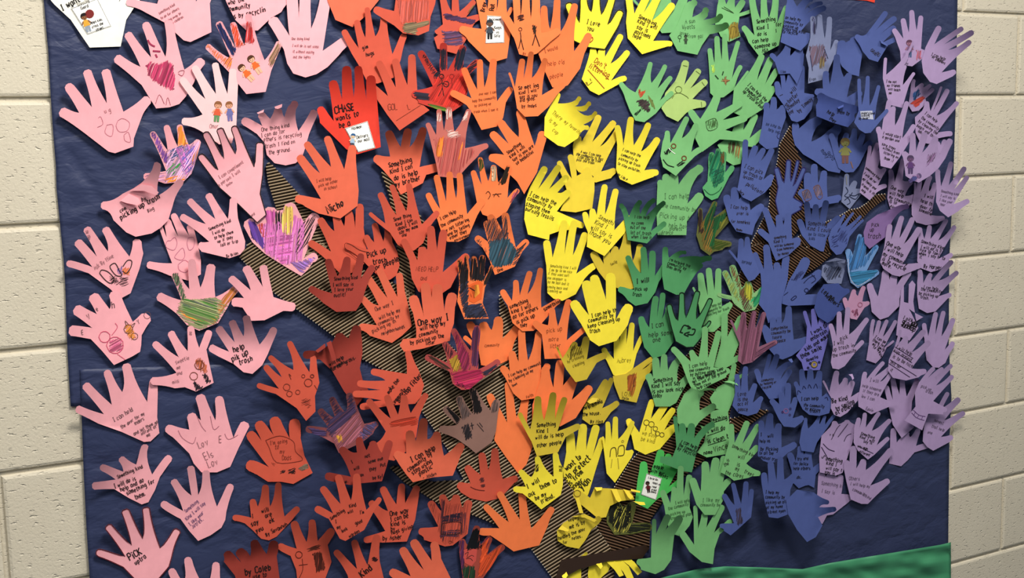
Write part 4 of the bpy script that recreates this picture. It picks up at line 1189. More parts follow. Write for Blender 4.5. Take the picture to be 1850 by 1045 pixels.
t 1416 41 -10 6 k community by
t 1415 48 -10 6 k picking up
t 1415 54 -10 6 k trash and other
t 1414 59 -8 6 k to recycle
bz|1468,29 1481,26 1499,30 1512,72|1475,56 1490,70 1500,91|1510,98 1498,124 1494,142 1460,151 1461,122 1456,100 1464,68|slate blue hand smudged with brown and grey crayon, fingers pointing straight up|w=9 L=4
h 5a4a5a 2.2 75 2.2 1462,84 1490,80 1494,110 1466,120
h 7a6a4a 2 85 1.8 1480,105 1492,100 1490,122 1480,124
h 3a3a5a 1.8 85 1.8 1468,32 1474,32 1474,60 1470,64
s 2a2a4a 1.2 1464,100 1468,128
s 2a2a4a 1.2 1489,88 1496,106
t 1463 146 5 6 p Evan
bl|1520,73 1540,67|1532,74|1556,76 1558,96 1553,128 1552,138 1536,134 1521,120 1511,98|plain blue paper palm with a shaded upper half beside the slate hand|w=14 L=16
bl|1545,64 1602,21 1619,31 1618,48 1624,68|1565,62 1580,57 1588,64 1593,78|1604,82 1586,112 1570,107 1558,92|blue paper hand nearest the top with dark fingers bent sideways and a scrawled wrist|w=11 L=22
t 1572 92 -40 7 n GRAC
t 1582 98 -40 7 n OG
x 1590,72 1602,80 1604,84 1592,78
bl|1472,164 1492,128 1512,98 1535,132 1557,166|1487,160 1499,153 1524,138 1530,176|1548,180 1543,193 1500,195 1488,180|plain blue paper hand with a dark finger pointing at the better someday hand|w=12 L=10
bl|1385,185 1398,175 1415,190|1390,198 1403,198|1420,212 1410,240 1405,266 1385,270 1371,258 1377,225 1380,200|blue paper hand with faint pencil marks beside the white-edged cardboard tip|w=11 L=2 z=-7.5
t 1384 226 -15 6 p be kind and
t 1388 236 -15 6 p help her
c 2a3060 1 1409 246 5
bl|1312,352 1327,338 1345,345 1379,370|1320,362 1335,360 1356,380|1374,388 1364,406 1359,425 1330,418 1317,398 1310,372|blue paper hand reading I can help over is for homeless|w=13 L=10
t 1319 376 -5 7 n I can help
t 1331 388 -2 7 n over is
t 1321 402 -5 6 n for homeless
t 1330 416 -12 4 n Raiden
bl|1347,252 1366,263 1381,268 1396,268 1396,316|1351,288 1364,283 1374,291 1379,325|1394,334 1382,348 1357,364 1342,357 1332,343 1338,312 1341,285|blue paper hand reading I can pick up trash to lessen pollution|w=11 L=5
t 1344 302 -22 8 n I can pick
t 1343 312 -22 7 n up trash to
t 1342 321 -18 7 n lessen
t 1348 334 -32 8 n pollution!
t 1334 346 -40 6 n Jace
bd|1478,170 1552,198|1512,180|1545,215 1532,230 1505,222 1475,210 1474,190|dark blue paper hand curled forward with hidden writing, below the plain upright one|w=16 L=24 z=3
t 1494 204 -30 8 k help
t 1512 204 -10 7 k them by
t 1498 215 -35 7 k they
x 1513,194 1524,189 1524,193 1515,197
bl|1437,221 1482,212,3 1515,226,4|1443,233 1466,256|1525,290 1517,313 1496,309 1470,290 1451,279 1436,262 1431,242|large blue paper hand with dark rolled fingers right of the cardboard tip|w=16 L=24
t 1483 272 -55 9 p many
t 1494 276 -55 9 p good
bl|1501,241 1530,240 1544,232 1560,241 1575,255|1516,268 1535,250 1548,256 1557,266|1565,272 1552,299 1542,311 1528,312 1515,304 1508,285|blue paper hand with a standing figure in olive clothes drawn on it|w=10 L=6
m 1527 258 44 0 7a7a4a 6a5a3a 7a7a48 6a4a48
s 7a5a50 2 1537,292 1541,304
bl|1443,345 1459,312 1471,296 1489,308 1520,356|1453,342 1466,329 1478,331 1495,356|1515,366 1490,370 1475,380 1455,372 1448,358|blue paper hand with two brown-framed faces, right of the outlined one|w=12 L=3
h 6a5a6a 1.5 70 2 1449,347 1460,343 1464,358 1454,362
h 6a5a6a 1.5 70 2 1470,338 1480,335 1486,352 1474,356
s 6a4a48 1 1449,347 1460,343 1466,358 1455,363 1449,347
s 6a4a48 1 1470,338 1480,335 1486,354 1480,360 1474,352 1470,338
bz|1530,314 1546,327 1561,344|1534,338 1546,341|1553,355 1545,365 1535,378 1520,365 1523,345|grey-blue hand covered in looping dark outlines at the cardboard's twig|w=9 L=3
s 1c2440 1.3 1528,338 1532,346 1526,354 1534,356 1540,348
s 1c2440 1.3 1534,352 1544,354 1552,350 1546,360 1536,356
s 1c2440 1.2 1526,362 1532,358 1536,366 1530,370
s 8a8a80 1.2 1529,318 1530,334
h 3a7a58 1.8 40 2 1512,372 1520,366 1532,378 1522,384
bl|1402,302 1425,288 1442,289 1454,302 1450,371|1416,330 1429,327 1434,336 1434,357|1450,378 1432,388 1424,400 1410,400 1404,380 1400,363 1405,338|blue paper hand outlined in violet marker over the cardboard branch|w=10 L=3 o=2a2458
bl|1363,456 1384,442 1403,474 1421,461|1380,487 1398,490 1411,493|1423,505 1418,525 1412,550 1412,575 1388,584 1382,564 1371,550 1376,520 1374,495|large plain blue paper hand with a green crayoned thumb lying over its palm|w=13 L=3
bl|1370,415 1381,375 1406,388 1424,385 1446,432|1390,424 1402,412 1415,407 1431,431|1446,442 1425,461 1402,472 1396,458 1388,438|blue paper hand with pencil lines about needing less, beneath the outlined one|w=11 L=2
t 1399 432 8 5 n something
t 1399 440 10 6 n Kind I
t 1400 447 8 5 n will be someone
t 1404 454 10 5 n from homeless
t 1406 462 10 5 n by money
bl|1443,396 1457,364 1474,369 1493,362 1517,391|1457,418 1466,394 1481,399 1490,409|1500,420 1494,430 1488,455 1482,454 1464,444 1449,426|blue paper hand reading something kind I could, with dark bent fingers|w=11 L=14
t 1460 407 -3 8 n Something
t 1459 416 -5 8 n Kind I could
t 1461 425 -5 6 p be to little
t 1462 433 -5 6 p kids
bl|1526,388 1542,384 1556,390 1560,397|1519,409 1528,410 1534,418|1535,428 1530,445 1520,459 1511,461 1500,449 1496,431 1502,414|blue oval paper hand with four thin parallel fingers and dense doodles|w=5 L=3
h 2a3060 3 60 1.2 1512,412 1530,418 1530,440 1514,434
h 2a3060 3 30 1.2 1502,426 1514,424 1514,446 1504,446
bc|1531,450 1554,423 1563,428 1585,443 1588,491|1541,462 1552,452 1563,462 1566,489|1574,506 1550,521 1537,511 1532,492 1530,470|sky blue crayoned hand with white outlined edges|w=11 L=4
h 3a6aa0 1.5 75 2 1534,460 1552,425 1564,430 1584,446 1562,480 1535,490
h 2f6a90 1.3 10 2.2 1534,492 1586,488 1580,498 1552,518 1538,508
s c8c8d8 0.8 1532,468 1534,494 1539,508 1550,517 1572,504
bl|1317,452 1339,431 1350,428|1332,468 1344,449|1357,450 1366,475 1373,493 1363,505 1353,509 1344,495 1333,475|blue paper hand with a long wrist hanging between the dark green and teal crayon hands|w=9 L=3
t 1340 474 -15 6 p spread
bl|1459,466 1485,490 1486,540|1447,506 1454,533|1470,551 1425,553 1413,549 1415,535 1424,510|blue paper hand with doodled eyes and a mouth over the cardboard branch|w=17 L=4
c 1a2048 1.4 1457 525 3.5
s 1a2048 1.4 1429,541 1436,535 1439,537 1432,543 1429,541
s 1a2048 1.2 1416,534 1424,528
s 1a2048 1.2 1452,512 1462,502 1472,498
s 1a2048 1.2 1466,496 1474,505 1466,512
h 2a3060 2 60 1.4 1430,505 1448,488 1452,494 1436,510
bz|1531,474|0,0|1526,490 1520,513 1495,512 1484,498 1486,480 1505,470|grey-blue smudged palm with fingers rolled over, left of the sky blue hand|w=8 L=10
h 3a4058 2.2 60 2 1488,484 1520,480 1520,500 1494,506
x 1490,474 1510,466 1528,470 1526,476 1508,472
bl|1379,588 1396,574 1408,573 1425,553 1462,612|1391,595 1403,586 1412,585 1434,614|1456,624 1431,643 1414,650 1402,646 1390,632 1381,612|blue paper hand with four pencilled lines, a mauve finger across it|w=12 L=3 z=-4.5
t 1394 597 8 6 n compromise
t 1394 605 8 6 n community be
t 1396 613 8 6 n future
t 1405 619 8 6 n peace
pb|1453,562 1469,558 1486,572 1497,580|1466,593 1478,588 1488,592|1497,600 1494,620 1481,669 1452,670 1448,655 1438,643 1456,620 1458,590|periwinkle paper hand reading kids and make them smile above a smiley badge|w=9 L=3 z=-4.2
t 1466 606 28 8 k I want to
t 1466 616 28 8 k entertain
t 1456 635 32 8 k kids and make
t 1448 648 25 9 k them smile
t 1458 654 20 7 k Romelia
c a08a40 2.2 1471 659 4
c 4a4028 1 1471 659 6
c 1a1a3a 1.6 1460 665 1.5
c 1a1a3a 1.6 1464 657 1.5
c 1a1a3a 1.6 1480 655 1.5
bd|1535,525 1548,543|1515,548|1512,566 1505,578 1495,584 1478,573 1471,557 1477,530 1488,514 1515,512|dark blue paper hand curled forward, left of the small mauve hand with rose blots|w=9 L=24
t 1484 528 -35 9 k Let me
t 1490 536 -35 8 k help
t 1496 542 -35 8 k others
mv|1320,578 1344,564 1363,562 1381,564 1404,617|1330,600 1350,595 1365,593 1371,627|1384,634 1359,655 1342,659 1333,652 1336,620|mauve hand crayoned dusty rose across the dark cardboard|w=9 L=3
h 7a4a60 1.6 80 2 1338,566 1378,566 1370,620 1368,650 1340,656
h 6a4058 1.8 30 1.8 1360,640 1402,616 1400,624 1366,652
bl|1366,667 1391,640 1405,640 1431,654,3 1429,668|1376,686 1386,672 1401,669 1410,686|1421,690 1418,718 1390,722 1378,705 1368,690|blue paper hand with pencil writing on its dark upper half and a pale wrist|w=10 L=12 z=-3.5
t 1376 690 8 5 n community
t 1374 697 10 5 n by helping or
t 1378 703 10 5 n recycle
x 1424,650 1430,648 1433,654 1430,656
bl|1331,676 1347,662 1365,693 1377,717|1338,707 1352,708 1360,728|1374,737 1368,747 1351,752 1334,747 1323,733 1328,710|small round blue paper hand reading love is the act of peace|w=9 L=3
t 1333 716 3 8 n Love
t 1333 725 3 7 n is the
t 1333 733 3 7 n act of
t 1334 743 2 7 n peace
bl|1375,760 1392,747 1407,765 1439,802|1381,778 1398,774 1412,809|1424,818 1409,832 1392,838 1379,833 1369,824 1371,785|blue paper hand reading I will help us by picking up|w=12 L=8
t 1374 788 3 7 k I
t 1387 791 3 7 k will
t 1373 800 3 6 k help us
t 1374 814 -2 7 k by Picking
t 1372 821 -2 6 k to all the
t 1372 828 -10 6 k unusual trash
bl|1392,722 1412,709 1424,692 1438,718 1452,754|1408,731 1418,722 1428,731 1432,756|1448,764 1436,773 1416,771 1407,758 1396,735|blue paper hand with small coloured dots and a pink loop|w=10 L=3 z=-3.5
c 3a2a5a 1.6 1414 745 1.5
c 3a3a6a 1.6 1428 739 1.5
c 3a3a6a 1.6 1427 750 1.5
c 8a5a8a 1.2 1420 743 4
bl|1426,818 1446,806 1462,806 1490,836|1437,835 1452,822 1469,845|1474,858 1471,882 1461,877 1455,878 1443,883 1432,872 1430,850|blue paper hand with black lines ending in a notched wrist above a dark blue triangle|w=11 L=4
t 1441 832 3 6 k try and
t 1434 840 -3 6 k for police
t 1434 849 0 6 k help others
t 1436 866 5 6 k kids.
bl|1456,755 1481,752 1491,751 1508,750|1460,775 1481,767 1491,768|1490,780 1476,800 1470,818 1448,815 1444,800 1448,775|plain blue paper palm with pale thin fingers below the picking trash hand|w=6 L=6
bl|1436,690 1448,667 1464,667 1481,670 1512,695|1445,699 1457,688 1470,686 1485,717|1503,728 1498,747 1480,752 1462,750 1450,740 1440,720 1437,700|blue paper hand with drawn knuckle arcs, thumb on the be kind hand|w=10 L=6
s 1a2048 1.2 1450,704 1452,698 1456,703
s 1a2048 1.2 1460,702 1462,695 1466,702
s 1a2048 1.2 1470,702 1474,694 1477,702
s 1a2048 1.2 1441,714 1442,706 1447,710
t 1447 724 3 7 k I can help
t 1452 734 -5 6 k the community
t 1455 740 -8 6 k by picking
t 1463 745 -5 6 k trash
s 1a2048 1.2 1490,720 1494,718 1496,724
bl|1380,854 1392,834 1410,826 1438,856|1388,879 1403,869 1417,867|1428,885 1424,930 1405,937 1389,935 1382,910 1376,875|blue paper hand with five neat lines reading I help my community|w=11 L=3
t 1383 892 -2 6 k I help my
t 1383 901 0 6 k community by
t 1384 911 3 6 k picking up all
t 1385 920 5 6 k of my home
t 1388 928 5 6 k street open
bl|1498,909 1511,920|1480,917|1478,935 1486,950 1474,971 1458,980 1440,958 1424,930 1420,905 1440,885 1470,890|plain dark blue triangular hand, lowest of the blue ones, pointing down|w=9 L=22 z=20
bl|1300,950 1307,893 1324,873 1348,870 1358,884|1326,946 1327,913 1339,911 1353,904|1361,900 1357,935 1333,957 1320,968 1308,960|blue paper hand standing apart at the bottom with a brown smudge|w=9 L=4 z=-30
h 3a3448 1.3 80 2 1330,920 1338,920 1342,946 1332,950
pu|1614,52 1631,33 1647,18 1664,28 1686,100|1632,70 1642,59 1656,55 1664,88|1672,104 1668,105 1648,120 1628,117 1626,92 1620,76|purple paper hand with a drawn girl in a grey-blue skirt, highest of the purple ones|w=9 L=3
m 1643 78 30 0 9a6a80 5a3a50 8a6a90 4a5a80
h a05060 1.8 80 1.6 1656,90 1664,90 1664,106 1656,108
t 1632 117 0 5 p Izzy
pu|1698,47 1740,50 1759,57 1754,74 1727,129|1688,80 1706,80 1713,90 1701,131|1722,138 1692,152 1680,148 1668,132 1665,110 1672,86|purple paper hand with three fingers reaching across the block wall at the top|w=10 L=26
t 1682 100 -20 6 n I can help
t 1684 104 -22 5 n by taking
t 1690 109 -22 5 n kindness
pu|1600,104 1651,74,-6 1641,92,-5 1636,118 1652,131|1601,135 1611,126 1623,128 1631,154|1641,158 1630,195 1609,190 1603,178 1595,142|purple paper hand with two thin fingers curled over the drawn girl|w=6 L=4
t 1601 149 -3 5 n I am not
t 1603 156 -3 5 n my friends
t 1605 163 -5 5 n will teach
t 1606 170 -3 5 n me
pu|1651,143 1668,151 1682,153 1687,160 1673,186|1653,159 1669,158 1675,166 1672,178|1668,192 1660,200 1648,202 1641,190 1645,165|small purple hand with a blue leaf and a red streak|w=7 L=4
h 2f4f80 1.2 70 2.2 1650,168 1660,160 1662,170 1650,184
h b04038 1.2 30 2.4 1646,186 1666,174 1672,176 1656,194
pu|1675,183 1701,156 1713,161 1731,184 1721,241|1681,201 1685,202 1692,209 1693,240|1695,250 1678,260 1662,257 1654,240 1653,212 1666,200|purple paper hand with crowded slanted text below the small leaf hand|w=9 L=8
t 1670 206 -35 6 n I can help
t 1664 214 -35 6 n the community
t 1659 220 -35 6 n by cleaning the
t 1656 228 -35 6 n beach and the
t 1658 238 -35 6 n lake
pu|1572,263 1586,258 1589,272 1600,304 1602,335|1571,289 1578,293 1586,302 1586,336|1585,347 1571,362 1553,348 1558,318 1563,300|purple paper hand full of tiny text by the tip of the cardboard twig|w=8 L=3
t 1563 304 -40 5 n something kind
t 1560 314 -40 5 n I will do for
t 1558 324 -40 5 n my family and
t 1556 334 -40 5 n friends is that
t 1556 344 -40 5 n help
pu|1586,229 1607,180 1614,192 1639,183 1652,225|1593,235 1605,225 1617,227 1630,250|1642,258 1625,285 1610,305 1591,300 1588,265 1585,242|purple paper hand reading start a garden and save trees|w=9 L=3
t 1595 242 -15 5.5 n I would start
t 1594 249 -15 5.5 n a garden and
t 1593 262 -20 5.5 n save trees
t 1595 269 -20 5.5 n without even
t 1596 277 -20 5.5 n littering on
t 1597 287 -20 5.5 n them :)
bl|1552,142 1568,137 1588,154 1604,198|1557,190 1571,191 1580,218|1583,228 1573,240 1563,241 1552,234 1543,221 1551,201|blue paper hand with a black-lettered white band across it, thumb on a purple hand|w=7 L=3
f b8bcd0 1554,201 1576,200 1578,216 1556,214
t 1556 206 -2 5 k understand
t 1556 211 2 5 k talking
t 1552 216 2 5 k by book
pu|1698,258 1707,252|1700,262|1708,268 1698,278 1684,268 1690,258|small dull purple scrap folded behind the two-figures hand|w=8 L=2
pu|1609,306 1632,286 1648,328 1654,353|1616,330 1631,326 1635,354|1650,368 1618,384 1608,376 1603,358 1605,330|purple paper hand reading one way I will help my community, beside the twig tip|w=9 L=3
t 1609 341 -20 7 k One way I
t 1607 351 -15 7 k will help
t 1606 358 -20 7 k my community
t 1606 366 -15 7 k is to
t 1608 374 -30 6 k pick up trash
pu|1653,330 1662,326 1681,317 1690,330 1707,394|1655,348 1663,349 1678,345 1683,389|1694,404 1673,407 1655,402 1647,388 1647,372 1651,352|purple paper hand reading I will hold the door for someone|w=9 L=4
t 1669 356 -15 7 k I will
t 1663 365 -20 7 k hold the
t 1662 375 -20 7 k door for
t 1660 381 -20 7 k someone
pu|1632,274 1649,240 1672,239 1691,246 1718,251|1642,279 1655,274 1666,276 1698,279|1708,286 1695,305 1680,318 1660,330 1648,326 1636,318 1633,292|purple paper hand with two drawn figures, one standing and one lying|w=11 L=4
m 1645 287 32 0 6a4a70 4a3a58 5a3a70 4a3a60
m 1660 318 24 -60 8a6a9a 5a4a70 4a4a80 4a4070
h 7a5a80 1.8 60 1.4 1676,280 1692,276 1688,290 1674,300
pu|1694,306 1719,292 1744,302 1749,318 1751,362|1700,337 1714,335 1724,342 1723,369|1731,382 1713,393 1698,381 1691,365 1692,335|purple paper hand with faint text and three fingers over the block wall at mid height|w=9 L=14
t 1700 347 -12 5 p Something kind
t 1699 355 -12 5 p I will say is
t 1697 363 -12 5 p I like your
t 1699 371 -12 5 p hair
pd|1642,371,3|0,0|1612,400 1600,428 1571,450 1562,440 1560,420 1566,402 1585,388 1605,380|dark purple curled hand reading pick up trash|w=10 L=20
t 1575 410 5 8 n Pick
t 1572 418 5 8 n up
t 1568 430 -3 10 n trash
pu|1662,487 1682,494 1721,471 1731,491 1719,532|1668,512 1683,508 1696,507 1695,536|1712,540 1690,563 1675,566 1660,558 1657,535 1657,510|purple paper hand reading the community by picking up trash, fingers over the board edge|w=9 L=16
t 1668 521 -8 6 k I can help
t 1664 525 -8 6 k the community
t 1660 532 -10 6 k by picking up
t 1663 539 -10 6 k trash.
pu|1662,411 1680,407 1711,396 1726,408 1721,459|1670,432 1681,432 1695,435 1695,468|1714,472 1699,487 1682,492 1664,485 1657,472 1659,435|purple paper hand with a block of bold black text and a signature below it|w=8 L=4
t 1664 438 -18 6.5 k Something Kind
t 1663 448 -12 6.5 k I will do is be
t 1662 454 -12 6.5 k nice to family
t 1660 460 -12 6.5 k when I say hi to
t 1661 467 -5 6 k it
t 1669 484 -5 7.5 k By Harper
pu|1570,512 1600,488 1616,495 1644,490|1586,536 1608,506 1620,516|1632,518 1625,540 1625,553 1605,573 1590,578 1575,564 1572,542|plain purple paper hand with a blotchy pale palm below the recycle more hand|w=12 L=3
pu|1608,405 1630,390 1650,393 1662,411 1665,480|1610,433 1625,431 1633,441 1631,478|1654,488 1625,500 1612,497 1596,486 1590,474 1597,448 1600,428|purple paper hand reading my community is to recycle more|w=10 L=4
t 1601 443 -20 8 k One way
t 1597 451 -22 8 k I will help
t 1595 461 -25 8 k my community
t 1593 470 -25 8 k is to recycle
t 1593 478 -22 8 k more.
pu|1500,585 1516,563 1532,555 1568,575 1560,616|1511,609 1523,598 1534,605 1541,630|1546,636 1526,662 1515,668 1504,666 1501,655 1505,625|purple paper hand reading I will pick up trash in the community|w=9 L=3
t 1506 624 5 8 n I will
t 1519 615 15 8 n pick
t 1505 635 12 8 n up trash in
t 1505 646 14 7 n the community
pk2|1525,538 1543,523 1561,517 1571,547|1532,545 1550,535 1558,545|1562,556 1548,578 1537,576 1528,560|small pinkish mauve hand with two dark rose blots|w=8 L=2 z=-2.2
h 8a4a68 1.4 70 2.2 1540,562 1550,560 1550,570 1542,572
c 9a5a78 1.2 1554 551 4
pu|1633,548|0,0|1659,593 1643,616 1619,606 1621,585 1626,550 1628,524 1633,516 1633,546 1641,548 1642,514 1648,507 1654,514 1650,545 1655,581 1668,573 1675,576|purple paper hand with two lines of scribbled-out black text|w=3 L=0
t 1631 576 -20 7 k I pick the
t 1629 584 -25 9 k ground
t 1628 590 -22 9 k ####up##
t 1644 588 -22 9 k ###
pu|1578,577 1589,579 1603,578 1619,579 1615,616|1577,609 1587,605 1595,609 1596,630|1602,628 1594,645 1582,657 1565,651 1570,620 1571,600|purple paper hand with short bold dashes of slanting text|w=7 L=4
t 1580 610 -30 6 k I can be
t 1576 616 -30 6 k there for
t 1576 623 -30 6 k my family
t 1577 629 -30 6 k to
t 1584 632 -50 5 k help
t 1588 640 -60 5 k life
pu|1669,584 1691,564 1705,562 1723,575 1723,618|1677,608 1690,605 1701,608 1707,632|1716,638 1708,656 1696,665 1686,664 1674,651 1671,628 1670,612|plain purple paper hand with a pale round wrist right at the board's side|w=9 L=5
pu|1601,697 1612,680 1630,682 1658,684|1613,723 1625,713 1638,717|1648,725 1646,750 1651,773 1629,792 1613,768 1607,742|plain purple paper hand tapering to a point beside the cuffed hand|w=9 L=3
pu|1563,672 1597,654 1615,659 1609,676 1618,731|1566,685 1580,681 1590,690 1590,718|1605,736 1574,749 1551,735 1550,720 1555,695|purple paper hand reading I will help someone if they need|w=8 L=9
t 1571 689 -12 7 p I will
t 1558 699 -15 6 p help someone
t 1559 708 -15 6 p if they are
t 1556 718 -15 6 p low I can
t 1564 741 -15 6 p Edwin
pu|1627,596 1638,608 1671,597 1680,617 1674,671|1623,622 1640,622 1647,637 1647,666|1660,682 1637,688 1613,683 1604,670 1606,650 1617,625|purple paper hand with ruled black lines across its palm|w=10 L=6
t 1618 628 -28 7 n I will help
s 281838 1 1617,627 1650,648
t 1614 636 -28 7 n kids around
s 281838 1 1614,634 1648,656
t 1612 646 -28 7 n is to be nice
s 281838 1 1608,650 1656,680
t 1608 656 -30 6 n this for
s 281838 1 1606,657 1644,682
t 1608 670 -30 6 n it
pu|1614,774 1640,780 1660,775 1686,803|1620,800 1645,790 1655,806|1674,811 1652,818 1640,832 1628,843 1606,838 1608,815|plain purple paper hand lying sideways under the pointed one|w=10 L=5 z=-3.5
pu|1713,709 1734,720 1743,745 1722,790|1702,738 1706,760 1700,790|1714,800 1686,815 1675,808 1667,798 1668,780 1674,752 1690,745|purple paper hand whose fingers overhang the wall, lowest along the board's side|w=10 L=10
t 1688 762 -20 6 p honest
t 1683 772 -20 6 p that help
t 1676 783 -15 6 p one
pu|1688,664 1704,665 1720,659 1722,679 1711,742|1676,684 1688,683 1691,697 1686,725|1704,749 1677,748 1666,778 1634,760 1654,735 1653,710 1660,692|purple paper hand with a bracelet of pencilled boxes on its long cuff|w=9 L=8
t 1664 700 -20 6 p pick up
t 1672 708 -20 6 p trash
s 5a3a70 0.9 1650,741 1660,750 1672,753
s 5a3a70 0.9 1647,746 1656,755 1670,760
s 5a3a70 0.8 1654,744 1651,751
s 5a3a70 0.8 1660,750 1657,756
s 5a3a70 0.8 1667,752 1665,759
pu|1530,832 1542,806 1561,830 1612,811 1607,868|1535,852 1547,847 1564,850 1572,878|1600,880 1584,895 1568,911 1556,911 1537,903 1529,870 1525,850|purple paper hand with faded text around a dark gap, lowest of its group|w=12 L=3
t 1534 868 0 7 p Others
t 1536 876 -10 6 p I will help my
t 1540 886 -25 6 p community
t 1552 892 -30 6 p in a kind way
pu|1552,755 1563,746 1589,745 1609,758 1606,791|1552,776 1564,773 1575,779 1584,805|1596,806 1580,822 1568,831 1550,815 1542,800 1543,775 1545,765|purple paper hand with lined text ending say it, above the faded one|w=8 L=4
t 1555 785 -20 6 k Something
t 1553 791 -20 6 k Kind I will
t 1560 800 -12 6 k say is
t 1550 808 -18 5 k you are
s 281838 0.9 1549,806 1578,820
t 1560 814 -8 6 k not
t 1552 818 -20 5 k different
pu|1487,688 1512,670 1529,683 1541,688 1558,710|1498,710 1516,696 1531,698 1537,718|1548,726 1531,746 1518,754 1507,750 1501,738 1502,720|purple paper hand reading be kind by smiling at others|w=10 L=8 z=-30
t 1504 729 12 9 k Be Kind
t 1512 742 25 8 k by smiling
t 1511 750 25 9 k at others
x 1533,677 1540,676 1543,684 1540,687 1538,681
pu|1485,850 1500,848 1519,858 1539,900|1492,862 1512,862 1520,893|1533,908 1505,930 1494,932 1486,947 1467,943 1478,925 1476,900 1478,865|purple paper hand with fuzzy erased text near the dark blue triangle|w=11 L=2 z=-31
t 1484 876 -8 7 p Something kind
t 1484 890 -8 7 p I say is
pu|1508,761 1530,759|1515,767|1546,768 1540,800 1530,830 1522,855 1510,860 1481,854 1480,825 1484,788 1500,772|purple paper hand ruled with curved black lines and blocky say words|w=10 L=8 z=-31
s 281838 1.2 1487,802 1497,812 1508,816
s 281838 1.2 1484,808 1492,822 1496,830
s 281838 1 1502,795 1512,775 1518,768
s 281838 1 1514,790 1532,766
s 281838 1 1525,798 1530,788 1538,784
t 1499 788 0 6 n v n
t 1484 826 -60 8 k S
t 1492 832 -10 8 k omething
t 1493 840 -10 7 k kind I
t 1492 848 -10 7 k will say to
t 1490 856 -10 7 k you is
"""
# ------------------------------------------------------------------ the paper hands
PAPER = dict(pk='f3a9b2', pl='f8c4c6', wh='f2efe2', ro='e0684c', so='c9543f', rd='d83a2a', dr='9c3a30', rc='c23a30', cp='c46a60', cr='e07058',
             sv='8a4a4e', rm='b04a48', bk='86645a', fl='a04438', ye='f3df3c', yd='e2c83a', ym='cdb436', gr='74b272', gd='4c925c', lg='a4c070',
             gn='55a066', od='5a5e2c', bg='4fbe5c', gc='7fae72', bl='4a5994', bd='3c4b88', bz='727a9c', bc='6a90c4', pb='6a68b4', mv='8a5a70',  # bd: the blue paper with shade of the forward curl put into its colour
             pu='a58db6', pd='7e6296', pk2='b486a6')
GROUP = dict(pk='pink paper hands', pl='pink paper hands', wh=None, ye='yellow paper hands', yd='yellow paper hands', ym='yellow paper hands', od='yellow paper hands', rd='red paper hands', dr='red paper hands',
             rc='red paper hands', so='red paper hands', ro='red paper hands', cp='red paper hands', sv='red paper hands', rm='red paper hands', bk='red paper hands', fl='red paper hands')
GROUP['or'] = 'orange paper hands'; PAPER['or'] = 'f07a44'
for k in ('gr', 'gd', 'lg', 'gn', 'bg', 'gc'): GROUP[k] = 'green paper hands'
for k in ('bl', 'bd', 'bz', 'bc', 'pb'): GROUP[k] = 'blue paper hands'
for k in ('pu', 'pd', 'pk2', 'mv'): GROUP[k] = 'purple paper hands'
GROUP['wh'] = None
INKS = dict(k=('141214', 0.15), n=('2a2224', 0.09), v=('46306a', 0.10), r=('9a4a20', 0.11), p=(None, 0.085))

GLYPH = {
'a': '3414030110203132;3430', 'b': '0600;032433311000', 'c': '341403011030', 'd': '3630;331403011031', 'e': '0232332414030110 30', 'f': '362615 10;0424', 'g': '341403021132;343a2b0b',
'h': '0600;03243330', 'i': '1410;1516', 'j': '242a1b0b;2526', 'k': '0600;3402;1230', 'l': '1610', 'm': '0400;03142320;23344340', 'n': '0400;03143330', 'o': '1403011021332414',
'p': '040b;032433311001', 'q': '343b;331403011031', 'r': '0400;031434', 's': '34140312312000', 't': '16112030;0434', 'u': '04011031;3430', 'v': '041034', 'w': '0410233044', 'x': '0430;3400', 'y': '0411;340b', 'z': '04340030',
'A': '002640;1333', 'B': '0600;06353403;03323100', 'C': '45260501 2041', 'D': '0600;062644422000', 'E': '0600;0636;0333;0030', 'F': '0600;0636;0333', 'G': '4526050120414323', 'H': '0600;4640;0343', 'I': '1636;2620;1030',
'J': '36312001', 'K': '0600;4603;1340', 'L': '060030', 'M': '0006234640', 'N': '00064046', 'O': '26050120414526', 'P': '0600;0636443303', 'Q': '26050120414526;2240', 'R': '0600;0636443303;2340',
'S': '45260514324130 01', 'T': '0646;2620', 'U': '0601204146', 'V': '062046', 'W': '0610243046', 'X': '0640;4600', 'Y': '062346;2320', 'Z': '06460040',
'.': '1011', ',': '100a', '!': '1612;1011', "'": '1614', '-': '0333', ':': '1011;1314', ')': '061300', '#': '0046;0640;0343;0141;0545'}
WID = dict(i=2.2, l=2.0, j=3, m=5, w=5, M=5.2, W=5, I=3.6, t=3.4, r=3.6, f=3.4)
WID.update({'.': 2, ',': 2, '!': 2, "'": 1.6, ' ': 3.0})
def gpairs(s):
    s = s.replace(' ', '')
    V = {'a': -1, 'b': -2}
    return [[(V.get(st[i], 0) if st[i] in V else int(st[i]), V[st[i+1]] if st[i+1] in V else int(st[i+1])) for i in range(0, len(st) - 1, 2)] for st in s.split(';')]
GLYPH = {k: gpairs(v) for k, v in GLYPH.items()}

